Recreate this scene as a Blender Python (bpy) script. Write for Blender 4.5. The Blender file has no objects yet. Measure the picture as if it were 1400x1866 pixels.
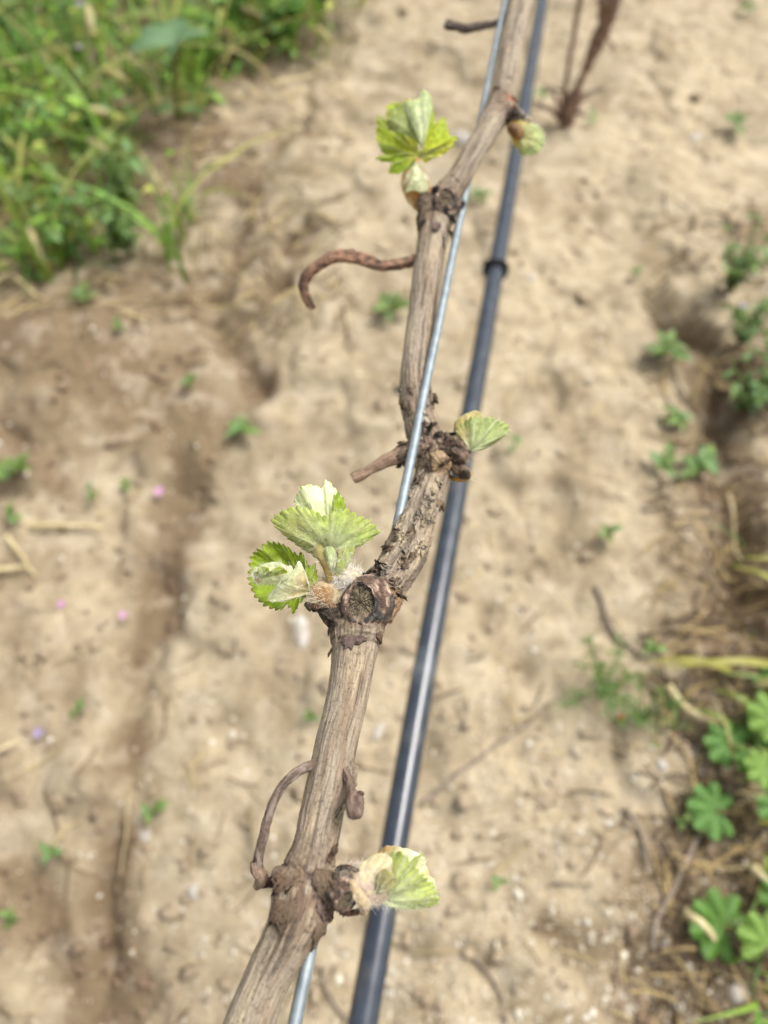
import bpy, math, random
import numpy as np
from mathutils import Vector, Matrix
from mathutils.bvhtree import BVHTree

# ------------------------------------------------------------------ camera, light, exposure
SC = bpy.context.scene
H = 0.80                                    # camera height above the soil
TILT = math.atan2(933 + 1400, 1400)         # looking steeply down along the row
FX = np.array([1.0, 0, 0])
FF = np.array([0, math.cos(TILT), -math.sin(TILT)])
FU = np.array([0, math.sin(TILT), math.cos(TILT)])
CAM = np.array([0, 0, H])
cam = bpy.data.cameras.new("camera"); co = bpy.data.objects.new("camera", cam)
SC.collection.objects.link(co); SC.camera = co
co.location = CAM
co.rotation_euler = (math.pi / 2 - TILT, 0, 0)
cam.sensor_fit = 'HORIZONTAL'; cam.sensor_width = 36; cam.lens = 36
cam.clip_start = 0.01; cam.clip_end = 400
cam.dof.use_dof = True; cam.dof.focus_distance = 0.206; cam.dof.aperture_fstop = 11.5

SUN_EL, SUN_AZ = math.radians(60), math.radians(62)    # azimuth from +y towards +x
W = bpy.data.worlds.new("World"); SC.world = W; W.use_nodes = True
nt = W.node_tree; bg = nt.nodes["Background"]
sky = nt.nodes.new("ShaderNodeTexSky"); sky.sky_type = 'NISHITA'; sky.sun_disc = False
sky.sun_elevation = SUN_EL; sky.sun_rotation = SUN_AZ
sky.air_density = 1.0; sky.dust_density = 6.0; sky.ozone_density = 1.0
hs = nt.nodes.new("ShaderNodeHueSaturation"); hs.inputs["Saturation"].default_value = 0.30
nt.links.new(sky.outputs[0], hs.inputs["Color"]); nt.links.new(hs.outputs[0], bg.inputs[0])
bg.inputs[1].default_value = 0.15
sl = bpy.data.lights.new("sun", 'SUN'); sl.energy = 1.9; sl.angle = math.radians(22); sl.color = (1, .965, .91)
so = bpy.data.objects.new("sun", sl); SC.collection.objects.link(so)
sd = Vector((math.cos(SUN_EL) * math.sin(SUN_AZ), math.cos(SUN_EL) * math.cos(SUN_AZ), math.sin(SUN_EL)))
so.rotation_euler = sd.to_track_quat('Z', 'Y').to_euler()
so.location = (0.5, 0.5, 3)
SC.view_settings.view_transform = 'Standard'; SC.view_settings.look = 'None'
SC.view_settings.exposure = 0.58; SC.view_settings.gamma = 1.0; SC.view_settings.use_curve_mapping = False

rng = np.random.default_rng(7); random.seed(7)

# ------------------------------------------------------------------ helpers
def P(px, py, d):
    """point seen at photo pixel (px,py), d metres in front of the camera"""
    px = np.asarray(px, float); py = np.asarray(py, float); d = np.asarray(d, float)
    return CAM + d[..., None] * (FF + ((px - 700) / 1400)[..., None] * FX + ((933 - py) / 1400)[..., None] * FU)
def G(px, py, h=0.0):
    """ground point under the pixel"""
    r = FF + (px - 700) / 1400 * FX + (933 - py) / 1400 * FU
    return CAM + r * ((H - h) / -r[2])
def lin(r, g, b):
    f = lambda c: (c / 255 / 12.92) if c < 11 else ((c / 255 + .055) / 1.055) ** 2.4
    return np.array([f(r), f(g), f(b)])
def sm(a, b, x):
    t = np.clip((x - a) / (b - a), 0, 1); return t * t * (3 - 2 * t)
def _hash(ix, iy, iz, seed):
    h = (ix * 374761393 + iy * 668265263 + iz * 2147483647 + seed * 1274126177) & 0xFFFFFFFF
    h = ((h ^ (h >> 13)) * 1274126177) & 0xFFFFFFFF
    h = ((h ^ (h >> 16)) * 2246822519) & 0xFFFFFFFF
    return ((h ^ (h >> 15)) & 0xFFFFFF) / float(0xFFFFFF) * 2 - 1
def noise(p, seed=0):
    p = np.asarray(p, float); i = np.floor(p).astype(np.int64); f = p - i; f = f * f * f * (f * (f * 6 - 15) + 10)
    out = 0
    for dx in (0, 1):
        wx = f[:, 0] if dx else 1 - f[:, 0]
        for dy in (0, 1):
            wy = f[:, 1] if dy else 1 - f[:, 1]
            for dz in (0, 1):
                wz = f[:, 2] if dz else 1 - f[:, 2]
                out = out + wx * wy * wz * _hash(i[:, 0] + dx, i[:, 1] + dy, i[:, 2] + dz, seed)
    return out
def fbm(p, oct=4, seed=0, gain=.5):
    s, a, t = 0, 1, 0
    for k in range(oct):
        s = s + a * noise(p * 2.03 ** k + 17.3 * k, seed + k); t += a; a *= gain
    return s / t
def mesh_np(name, V, F, smooth=True):
    """V (n,3), F (m,3|4) int"""
    me = bpy.data.meshes.new(name); V = np.asarray(V, np.float32); F = np.asarray(F, np.int32)
    k = F.shape[1]
    me.vertices.add(len(V)); me.vertices.foreach_set("co", V.ravel())
    me.loops.add(F.size); me.loops.foreach_set("vertex_index", F.ravel())
    me.polygons.add(len(F)); me.polygons.foreach_set("loop_start", np.arange(0, F.size, k, dtype=np.int32))
    me.polygons.foreach_set("loop_total", np.full(len(F), k, np.int32))
    me.polygons.foreach_set("use_smooth", np.full(len(F), smooth))
    me.update(calc_edges=True); me.validate(); return me
def setcol(me, C, name="Col"):
    a = me.attributes.new(name, 'FLOAT_COLOR', 'POINT')
    C = np.concatenate([np.clip(C, 0, 1), np.ones((len(C), 1))], 1).astype(np.float32); a.data.foreach_set("color", C.ravel())
def setvec(me, C, name):
    a = me.attributes.new(name, 'FLOAT_VECTOR', 'POINT'); a.data.foreach_set("vector", np.asarray(C, np.float32).ravel())
def link(name, me, mat=None, parent=None):
    o = bpy.data.objects.new(name, me); SC.collection.objects.link(o)
    if mat and me and not me.materials: me.materials.append(mat)
    if parent: o.parent = parent
    return o
def tag(o, label=None, cat=None, group=None, kind=None):
    if label: o["label"] = label
    if cat: o["category"] = cat
    if group: o["group"] = group
    if kind: o["kind"] = kind
    return o
def empty(name, loc=(0, 0, 0)):
    o = bpy.data.objects.new(name, None); o.location = loc; o.empty_display_size = .01; SC.collection.objects.link(o); return o
def catmull(pts, n):
    pts = np.asarray(pts, float); m = len(pts)
    e = np.vstack([2 * pts[0] - pts[1], pts, 2 * pts[-1] - pts[-2]])
    u = np.linspace(0, m - 1 - 1e-9, n); i = u.astype(int); t = (u - i)[:, None]
    a, b, c, d = e[i], e[i + 1], e[i + 2], e[i + 3]
    return .5 * (2 * b + (c - a) * t + (2 * a - 5 * b + 4 * c - d) * t ** 2 + (3 * b - a - 3 * c + d) * t ** 3)
def frames(C):
    T = np.gradient(C, axis=0); T /= np.linalg.norm(T, axis=1)[:, None] + 1e-12
    N = np.zeros_like(T); r = -FF
    n = r - T[0] * (r @ T[0]); n /= np.linalg.norm(n)
    for k in range(len(T)):
        n = n - T[k] * (n @ T[k]); n /= np.linalg.norm(n) + 1e-12; N[k] = n
    return T, N, np.cross(T, N)
def tube_vf(C, R, ns=16, cap=True):
    T, N, B = frames(C); n = len(C); th = np.linspace(0, 2 * np.pi, ns, endpoint=False)
    V = C[:, None] + (R[:, None] * np.cos(th))[..., None] * N[:, None] + (R[:, None] * np.sin(th))[..., None] * B[:, None]
    V = V.reshape(-1, 3)
    i, j = np.meshgrid(np.arange(n - 1), np.arange(ns), indexing='ij'); a = i * ns + j; b = i * ns + (j + 1) % ns
    F = np.stack([a, b, b + ns, a + ns], -1).reshape(-1, 4)
    if cap:
        V = np.vstack([V, C[0], C[-1]]); k = len(V)
        j = np.arange(ns); f0 = np.stack([(j + 1) % ns, j, np.full(ns, k - 2), np.full(ns, k - 2)], 1)
        o = (n - 1) * ns; f1 = np.stack([o + j, o + (j + 1) % ns, np.full(ns, k - 1), np.full(ns, k - 1)], 1)
        return V, F, (f0[:, :3], f1[:, :3])
    return V, F, None
def tris(F): return np.vstack([F[:, [0, 1, 2]], F[:, [0, 2, 3]]]) if F.shape[1] == 4 else F
def tube_tri(C, R, ns=16):
    V, F, caps = tube_vf(C, R, ns); return V, np.vstack([tris(F), caps[0], caps[1]])
def join(parts):
    Vs, Fs, o = [], [], 0
    for V, F in parts: Vs.append(V); Fs.append(F + o); o += len(V)
    return np.vstack(Vs), np.vstack(Fs)

# ------------------------------------------------------------------ materials
def mat(name):
    m = bpy.data.materials.new(name); m.use_nodes = True; t = m.node_tree
    return m, t, t.nodes["Principled BSDF"]
def N(t, typ, **kw):
    n = t.nodes.new(typ)
    for k, v in kw.items():
        if k in n.inputs.keys(): n.inputs[k].default_value = v
        else: setattr(n, k, v)
    return n
def attr(t, name):
    n = t.nodes.new("ShaderNodeAttribute"); n.attribute_name = name; return n
def ramp(t, stops):
    n = t.nodes.new("ShaderNodeValToRGB"); e = n.color_ramp.elements
    while len(e) < len(stops): e.new(.5)
    for q, (p, c) in zip(e, stops): q.position = p; q.color = (*c, 1)
    return n
def mixc(t, a, b, fac, blend='MIX'):
    n = t.nodes.new("ShaderNodeMix"); n.data_type = 'RGBA'; n.blend_type = blend
    for k, v in ((0, fac), (6, a), (7, b)):
        if hasattr(v, "is_output") or isinstance(v, bpy.types.NodeSocket): t.links.new(v, n.inputs[k])
        elif k == 0: n.inputs[k].default_value = v
        else: n.inputs[k].default_value = (*v, 1)
    return n.outputs[2]
def bump(t, h, dist, strength=1, prev=None):
    b = t.nodes.new("ShaderNodeBump"); b.inputs["Distance"].default_value = dist; b.inputs["Strength"].default_value = strength
    t.links.new(h, b.inputs["Height"])
    if prev: t.links.new(prev, b.inputs["Normal"])
    return b.outputs[0]

def make_bark(name, fine=1.0):
    m, t, p = mat(name); L = t.links.new
    c = attr(t, "Col"); v = attr(t, "fibre")
    n1 = N(t, "ShaderNodeTexNoise", Scale=1.0, Detail=6.0, Roughness=.65); L(v.outputs["Vector"], n1.inputs["Vector"])
    r1 = ramp(t, [(.30, (.50, .47, .44)), (.5, (.92, .92, .92)), (.72, (1.35, 1.33, 1.28))]); L(n1.outputs[0], r1.inputs[0])
    tc = N(t, "ShaderNodeTexCoord")
    n2 = N(t, "ShaderNodeTexNoise", Scale=1300.0, Detail=3.0); L(tc.outputs["Object"], n2.inputs["Vector"])
    r2 = ramp(t, [(.32, (.45, .42, .40)), (.42, (1, 1, 1)), (.6, (1, 1, 1)), (.72, (1.25, 1.25, 1.22))]); L(n2.outputs[0], r2.inputs[0])
    a = mixc(t, c.outputs["Color"], r1.outputs[0], 1.0, 'MULTIPLY'); b = mixc(t, a, r2.outputs[0], .75, 'MULTIPLY')
    L(b, p.inputs["Base Color"]); p.inputs["Roughness"].default_value = .78; p.inputs["Specular IOR Level"].default_value = .3
    L(bump(t, n1.outputs[0], .0005 * fine, .9, bump(t, n2.outputs[0], .00025, .6)), p.inputs["Normal"])
    return m
BARK = make_bark("vine_bark")

def make_leaf(name, rough=.55, trans=.35, sheen=.0, spec=.35):
    m, t, p = mat(name); L = t.links.new
    c = attr(t, "Col")
    tc = N(t, "ShaderNodeTexCoord"); n = N(t, "ShaderNodeTexNoise", Scale=700.0, Detail=3.0); L(tc.outputs["Object"], n.inputs["Vector"])
    r = ramp(t, [(.3, (.8, .8, .78)), (.7, (1.15, 1.15, 1.1))]); L(n.outputs[0], r.inputs[0])
    b = mixc(t, c.outputs["Color"], r.outputs[0], .8, 'MULTIPLY')
    L(b, p.inputs["Base Color"]); p.inputs["Roughness"].default_value = rough; p.inputs["Specular IOR Level"].default_value = spec
    p.inputs["Sheen Weight"].default_value = sheen
    L(bump(t, n.outputs[0], .0002, .5), p.inputs["Normal"])
    tr = t.nodes.new("ShaderNodeBsdfTranslucent"); L(mixc(t, b, (1.15, 1.2, .86), 1.0, 'MULTIPLY'), tr.inputs[0])
    mx = t.nodes.new("ShaderNodeMixShader"); mx.inputs[0].default_value = trans
    L(p.outputs[0], mx.inputs[1]); L(tr.outputs[0], mx.inputs[2]); L(mx.outputs[0], t.nodes["Material Output"].inputs[0])
    return m
YOUNG = make_leaf("young_leaf", .6, .45, .15)
WEED = make_leaf("weed_leaf", .5, .30, 0, .4)
def make_wool():
    m, t, p = mat("wool"); L = t.links.new
    L(attr(t, "Col").outputs["Color"], p.inputs["Base Color"]); p.inputs["Roughness"].default_value = .8
    p.inputs["Specular IOR Level"].default_value = .2
    tr = t.nodes.new("ShaderNodeBsdfTranslucent"); L(attr(t, "Col").outputs["Color"], tr.inputs[0])
    mx = t.nodes.new("ShaderNodeMixShader"); mx.inputs[0].default_value = .4
    L(p.outputs[0], mx.inputs[1]); L(tr.outputs[0], mx.inputs[2]); L(mx.outputs[0], t.nodes["Material Output"].inputs[0])
    return m
WOOL = make_wool()
def make_dry(name, cols, scale=60., rough=.8):
    m, t, p = mat(name); L = t.links.new
    tc = N(t, "ShaderNodeTexCoord"); oi = N(t, "ShaderNodeObjectInfo")
    n = N(t, "ShaderNodeTexNoise", Scale=scale, Detail=5.0); L(tc.outputs["Object"], n.inputs["Vector"])
    r = ramp(t, [(.3, cols[0]), (.5, cols[1]), (.7, cols[2])]); L(n.outputs[0], r.inputs[0]); L(r.outputs[0], p.inputs["Base Color"])
    p.inputs["Roughness"].default_value = rough
    L(bump(t, n.outputs[0], .0015, .6), p.inputs["Normal"]); return m
STONE = make_dry("pale_stone", [(.30, .26, .21), (.40, .36, .31), (.55, .52, .47)], 90.)
TWIG = make_dry("grey_twig", [(.11, .085, .06), (.21, .165, .12), (.32, .26, .2)], 120.)
STRAW = make_dry("straw", [(.36, .28, .13), (.50, .41, .21), (.60, .52, .32)], 80., .6)
REDBARK = make_dry("reddish_bark", [(.11, .065, .045), (.21, .13, .09), (.34, .23, .16)], 70.)

def make_wire():
    m, t, p = mat("galvanised_wire"); L = t.links.new
    tc = N(t, "ShaderNodeTexCoord"); mp = N(t, "ShaderNodeMapping"); mp.inputs["Scale"].default_value = (900, 120, 900)
    L(tc.outputs["Object"], mp.inputs["Vector"])
    n = N(t, "ShaderNodeTexNoise", Scale=1.0, Detail=5.0); L(mp.outputs[0], n.inputs["Vector"])
    n3 = N(t, "ShaderNodeTexNoise", Scale=260.0, Detail=4.0); L(tc.outputs["Object"], n3.inputs["Vector"])
    r = ramp(t, [(.3, (.19, .225, .245)), (.55, (.25, .29, .31)), (.75, (.32, .36, .385))]); L(n3.outputs[0], r.inputs[0])
    L(r.outputs[0], p.inputs["Base Color"]); p.inputs["Metallic"].default_value = .5
    rr = ramp(t, [(.3, (.50,) * 3), (.7, (.58,) * 3)]); L(n3.outputs[0], rr.inputs[0]); L(rr.outputs[0], p.inputs["Roughness"])
    L(bump(t, n3.outputs[0], .00004, .25), p.inputs["Normal"]); return m
WIREM = make_wire()
def make_pipe():
    m, t, p = mat("black_polyethylene"); L = t.links.new
    c = attr(t, "Col"); tc = N(t, "ShaderNodeTexCoord")
    n = N(t, "ShaderNodeTexNoise", Scale=90.0, Detail=6.0); L(tc.outputs["Object"], n.inputs["Vector"])
    r = ramp(t, [(.35, (.85, .85, .85)), (.7, (1.5, 1.45, 1.35))]); L(n.outputs[0], r.inputs[0])
    L(mixc(t, c.outputs["Color"], r.outputs[0], 1., 'MULTIPLY'), p.inputs["Base Color"])
    rr = ramp(t, [(.3, (.15,) * 3), (.7, (.26,) * 3)]); L(n.outputs[0], rr.inputs[0]); L(rr.outputs[0], p.inputs["Roughness"])
    p.inputs["IOR"].default_value = 1.52
    L(bump(t, n.outputs[0], .0003, .15), p.inputs["Normal"]); return m
PIPEM = make_pipe()

def make_soil():
    m, t, p = mat("sandy_soil"); L = t.links.new
    c = attr(t, "Col"); tc = N(t, "ShaderNodeTexCoord")
    n1 = N(t, "ShaderNodeTexNoise", Scale=38.0, Detail=8.0, Roughness=.65); L(tc.outputs["Object"], n1.inputs["Vector"])
    r1 = ramp(t, [(.28, (.78, .75, .72)), (.5, (1, 1, 1)), (.72, (1.18, 1.17, 1.16))]); L(n1.outputs[0], r1.inputs[0])
    n2 = N(t, "ShaderNodeTexNoise", Scale=230.0, Detail=5.0, Roughness=.6); L(tc.outputs["Object"], n2.inputs["Vector"])
    r2 = ramp(t, [(.3, (.62, .58, .54)), (.45, (1, 1, 1)), (.62, (1.02, 1.02, 1.02)), (.74, (1.6, 1.6, 1.6))]); L(n2.outputs[0], r2.inputs[0])
    a = mixc(t, c.outputs["Color"], r1.outputs[0], 1., 'MULTIPLY'); b = mixc(t, a, r2.outputs[0], .8, 'MULTIPLY')
    L(b, p.inputs["Base Color"]); p.inputs["Roughness"].default_value = .95; p.inputs["Specular IOR Level"].default_value = .15
    L(bump(t, n2.outputs[0], .003, .7, bump(t, n1.outputs[0], .007, .8)), p.inputs["Normal"]); return m
SOIL = make_soil()

# ------------------------------------------------------------------ ground
def polydist(x, y, pts):
    d = np.full(x.shape, 9.)
    for a, b in zip(pts[:-1], pts[1:]):
        ax, ay = a[:2]; bx, by = b[:2]; vx, vy = bx - ax, by - ay
        t = np.clip(((x - ax) * vx + (y - ay) * vy) / (vx * vx + vy * vy + 1e-9), 0, 1)
        d = np.minimum(d, np.hypot(x - ax - t * vx, y - ay - t * vy))
    return d
def gpl(*pts): return [G(*p) for p in pts]
RUTS = [  # polyline, depth, width (m)
    (gpl((480, 690), (400, 780), (345, 870), (330, 960), (285, 1060), (262, 1180), (245, 1330), (215, 1500), (190, 1640), (215, 1760), (235, 1900)), .020, .024),
    (gpl((300, 500), (360, 590), (430, 660), (480, 690)), .020, .018),
    (gpl((560, 420), (500, 560), (420, 610), (370, 600)), .016, .018),
    (gpl((1205, 560), (1290, 640), (1315, 760), (1320, 900), (1345, 1000), (1330, 1150)), .035, .028),
    (gpl((520, 250), (470, 380), (400, 540)), .014, .018),
    (gpl((0, 800), (130, 900), (250, 1000), (290, 1060)), .010, .016),
    (gpl((560, 1866), (700, 1700), (860, 1760), (900, 1866)), .006, .014),
    (gpl((1250, 1866), (1130, 1760), (1000, 1700)), .016, .022),
    (gpl((0, 1560), (80, 1680), (150, 1800)), .012, .018),
    (gpl((1080, 330), (1040, 400), (1130, 430)), .010, .014),
]
MOUNDS = [((330, 250), .10, .030), ((130, 650), .14, .030), ((640, 380), .06, .012), ((1360, 700), .08, .03), ((150, 1420), .035, .020),
          ((1200, 330), .05, .016), ((1390, 1200), .09, .03), ((80, 1150), .10, .02), ((560, 300), .05, .018)]
HOLES = [((395, 545), .016, .022), ((960, 1215), .022, .016), ((535, 440), .022, .018), ((1090, 395), .02, .014), ((340, 900), .03, .02),
         ((465, 690), .022, .02), ((1230, 1790), .05, .016), ((1335, 1420), .05, .014), ((720, 1840), .02, .008), ((1250, 265), .014, .01)]
def ground_h(x, y):
    x = np.asarray(x, float); y = np.asarray(y, float); p = np.stack([x, y, np.zeros_like(x)], -1)
    near = sm(4, 1.5, np.hypot(x, y - .8))
    w = fbm(p * 9, 4, 61, .65) * .035
    h = fbm(p * 3.0, 3, 11) * .022 + fbm(p * 16, 4, 21, .55) * .010 + fbm(p * 45, 3, 31, .6) * .0035
    lump = fbm(p * 11 + 3, 2, 41); h += sm(.10, .38, lump) * .012
    m = np.zeros_like(x)
    for pl, dep, wid in RUTS:
        d = polydist(x + w, y + w * .7, pl); h -= dep * np.exp(-(d / wid) ** 2) * (.70 + 1.3 * noise(p * 14, 71))
    for c, r, a in MOUNDS:
        g = G(*c); h += a * np.exp(-((x - g[0]) ** 2 + (y - g[1]) ** 2) / r ** 2)
    for c, r, a in HOLES:
        g = G(*c); h -= a * np.exp(-((x - g[0] + w) ** 2 + (y - g[1]) ** 2) / r ** 2)
    return h * (.35 + .65 * near)
BROWN = [((60, 1150), .22, .38), ((80, 1500), .2, .34), ((240, 1000), .12, .42), ((250, 620), .22, .5), ((200, 1800), .12, .35), ((420, 480), .12, .35), ((1310, 1000), .12, .5), ((1300, 1700), .1, .6),  # centre px, radius m, weight : moister brown loam
    ((330, 260), .10, .9), ((420, 330), .07, .7), ((120, 640), .14, .9), ((280, 720), .12, .75), ((60, 800), .12, .6), ((230, 560), .10, .7), ((470, 690), .04, .7),
    ((340, 960), .04, .6), ((1330, 700), .07, .75), ((1330, 880), .06, .8), ((1370, 1050), .08, .7), ((1350, 1200), .09, .7),
    ((1300, 1400), .06, .6), ((1380, 1560), .07, .8), ((1230, 1780), .07, .8), ((1380, 1800), .06, .9), ((1180, 1850), .05, .7),
    ((200, 1830), .05, .55), ((30, 1650), .06, .6), ((250, 1250), .05, .35), ((480, 230), .08, .5), ((100, 300), .25, .9), ((350, 60), .25, .8), ((540, 450), .04, .5),
    ((1240, 640), .07, .5), ((1380, 430), .05, .5), ((1380, 200), .08, .45), ((70, 1250), .10, .35), ((950, 1215), .02, .4), ((560, 60), .1, .5), ((760, 1840), .03, .5)]
def soil_mask(x, y, h):
    p = np.stack([x, y, np.zeros_like(x)], -1); b = np.zeros_like(x)
    for c, r, w in BROWN:
        g = G(*c); b = np.maximum(b, w * np.exp(-(((x - g[0]) ** 2 + (y - g[1]) ** 2) / r ** 2) ** 1.5))
    rut = np.zeros_like(x)
    for pl, dep, wid in RUTS:
        d = polydist(x, y, pl); rut = np.maximum(rut, np.exp(-(d / (wid * 1.1)) ** 2) * min(1, dep / .02))
    b = sm(.12, .75, b + .30 * fbm(p * 12, 4, 81, .65) + .45 * rut * (1 + noise(p * 20, 5)))
    return b
def axis(lo, hi, step, far, n):
    a = np.arange(lo, hi, step); g = step * 1.16 ** np.arange(1, n); out = np.cumsum(g); out = out[out < far]
    return np.concatenate([(lo - out)[::-1], a, a[-1] + out])
gx = axis(-1.0, 1.0, .0045, 70, 90); gy = axis(-.25, 1.95, .0045, 70, 90)
X, Y = np.meshgrid(gx, gy, indexing='xy'); x, y = X.ravel(), Y.ravel()
h = ground_h(x, y); b = soil_mask(x, y, h)[:, None]
p3 = np.stack([x, y, x * 0], -1)
tone = (fbm(p3 * 5, 3, 91))[:, None]
dist = sm(1.9, 3.5, np.hypot(x, y - .8))[:, None]
mot = fbm(p3 * np.array([17, 12, 1]) + 5, 4, 95, .6)[:, None]; mot2 = fbm(p3 * 48, 3, 97, .6)[:, None]
colr = lin(209, 192, 160) * .60 * (1 + .10 * tone) * (1 - b) + lin(150, 129, 102) * .60 * (1 + .12 * tone) * b
k_ = sm(.02, .42, mot) * .50; colr = colr * (1 - k_) + lin(162, 143, 112) * .60 * k_
k_ = sm(.10, .45, mot2) * .40; colr = colr * (1 - k_) + lin(146, 128, 100) * .60 * k_
k_ = sm(-.12, -.45, mot2) * .35; colr = colr * (1 - k_) + lin(226, 212, 188) * .62 * k_
colr = colr * (1 - dist * .4) + np.array([.12, .12, .05]) * dist * .5
nx, ny = len(gx), len(gy); i, j = np.meshgrid(np.arange(ny - 1), np.arange(nx - 1), indexing='ij'); a = i * nx + j
me = mesh_np("ground", np.stack([x, y, h], -1), np.stack([a, a + 1, a + nx + 1, a + nx], -1).reshape(-1, 4)); setcol(me, colr)
tag(link("ground", me, SOIL), "pale sandy vineyard soil with ruts, clods and brown loam patches", None, None, "structure")
def gz(q): return float(ground_h(np.array([q[0]]), np.array([q[1]]))[0])

# stones and clods ---------------------------------------------------
ico_v = []; t_ = (1 + 5 ** .5) / 2
for a_, b_ in ((-1, t_), (1, t_), (-1, -t_), (1, -t_)): ico_v.append((a_, b_, 0))
for a_, b_ in ((-1, t_), (1, t_), (-1, -t_), (1, -t_)): ico_v.append((0, a_, b_))
for a_, b_ in ((-1, t_), (1, t_), (-1, -t_), (1, -t_)): ico_v.append((b_, 0, a_))
ico_v = np.array(ico_v) / math.hypot(1, t_)
ico_f = np.array([(0,11,5),(0,5,1),(0,1,7),(0,7,10),(0,10,11),(1,5,9),(5,11,4),(11,10,2),(10,7,6),(7,1,8),(3,9,4),(3,4,2),(3,2,6),(3,6,8),(3,8,9),(4,9,5),(2,4,11),(6,2,10),(8,6,7),(9,8,1)])
def subdiv(V, F):
    V = list(map(tuple, V)); c = {}; out = []
    def mid(a, b):
        k = (min(a, b), max(a, b))
        if k not in c:
            m = (np.array(V[a]) + np.array(V[b])) / 2; m /= np.linalg.norm(m); c[k] = len(V); V.append(tuple(m))
        return c[k]
    for a, b, d in F:
        e, f, g = mid(a, b), mid(b, d), mid(d, a); out += [(a, e, g), (b, f, e), (d, g, f), (e, f, g)]
    return np.array(V), np.array(out)
ico2_v, ico2_f = subdiv(ico_v, ico_f)
ico3_v, ico3_f = subdiv(ico2_v, ico2_f)
def scatter(name, n, pick, size, col, m, label, v0=ico_v, f0=ico_f):
    xy = pick(n); n = len(xy); s = size(n)
    jit = 1 + .28 * rng.standard_normal((n, len(v0), 1)); V = v0[None] * jit.clip(.5, 1.5)
    V = V * (s[:, None, None] * rng.uniform(.6, 1.25, (n, 1, 3))); V[..., 2] *= .75
    z = ground_h(xy[:, 0], xy[:, 1]) + s * .15
    V = V + np.stack([xy[:, 0], xy[:, 1], z], -1)[:, None]
    F = f0[None] + (np.arange(n) * len(v0))[:, None, None]
    me = mesh_np(name, V.reshape(-1, 3), F.reshape(-1, 3), True); c = col(xy)
    setcol(me, np.repeat(c, len(v0), 0)); o = link(name, me, m); return tag(o, label, None, None, "stuff")
def pick_px(xr, yr, dens=None):
    def f(n):
        px = rng.uniform(*xr, n * 2); py = rng.uniform(*yr, n * 2)
        w = dens(px, py) if dens else np.ones(n * 2)
        k = rng.uniform(0, 1, n * 2) < w; q = np.array([G(a, b)[:2] for a, b in zip(px[k], py[k])]); return q[:n]
    return f
PEB = make_leaf("pebble_mix", .85, 0.0, 0, .2)
def pebdens(px, py): return np.clip(.18 + .9 * sm(1000, 1700, py) * sm(100, 900, px) + .35 * sm(300, 0, py) , 0, 1) * (1 - .6 * sm(500, 100, px) * sm(900, 1200, py))
def pebcol(xy):
    k = rng.uniform(0, 1, (len(xy), 1)); return lin(204, 188, 162) * .62 * (1 - k ** 2) + np.array([.68, .64, .56]) * k ** 2
scatter("gravel", 11000, pick_px((-60, 1460), (-100, 1960), pebdens), lambda n: np.exp(rng.normal(-6.55, .40, n)), pebcol, PEB, "tiny pale pebbles and grit strewn over the sandy soil")
def clodcol(xy):
    b = soil_mask(xy[:, 0], xy[:, 1], None)[:, None]; return lin(204, 185, 156) * .60 * (1 - b) + lin(156, 132, 108) * .62 * b
scatter("soil_clods", 1500, pick_px((-60, 1460), (-100, 1960)), lambda n: np.exp(rng.normal(-5.7, .45, n)).clip(0, .009), clodcol, SOIL, "small crumbly clods of sandy soil scattered over the ground", ico2_v, ico2_f)
def stone(px, py, size, label, asp=(1, 1, .7), rot=0., name="stone", m=STONE):
    g = G(px, py); V = ico3_v * (1 + .16 * fbm(ico3_v * 1.6, 2, int(px)) + .05 * noise(ico3_v * 5, int(py)))[:, None] * np.array(asp) * size
    c, s = math.cos(rot), math.sin(rot); V = V @ np.array([[c, s, 0], [-s, c, 0], [0, 0, 1]])
    me = mesh_np(name, V, ico3_f); setcol(me, np.tile(lin(200, 180, 145) * .6, (len(V), 1))); o = link(name, me, m); o.location = (g[0], g[1], gz(g) + size * asp[2] * .05)
    return tag(o, label, "stone")
stone(838, 250, .019, "large white stone behind the cane beside the upper leafy shoot", (1, .8, .7), .3)
stone(546, 1140, .014, "elongated pale stone under the lower left shoot", (.62, 1.5, .5), .15)
stone(690, 1330, .006, "small white stone beside the lower part of the cane", (1.6, .7, .4), 1.1)
stone(966, 512, .007, "small white pebble just right of the dripper ring")
stone(1195, 1403, .006, "round white pebble on the soil left of the mallow leaves")
stone(355, 1625, .007, "white pebble low in the left half, beside the long rut")
stone(262, 1520, .006, "white pebble on the left edge of the long rut")
stone(1290, 1645, .005, "pale pebble above the lowest mallow leaf")
stone(1330, 1810, .009, "pale rough stone under the lowest mallow leaf")
stone(1205, 1725, .006, "pale stone lying in the brown hollow bottom right")
stone(1270, 240, .012, "white stone near the upper right corner weeds", (1.4, .6, .5), .6)

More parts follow.
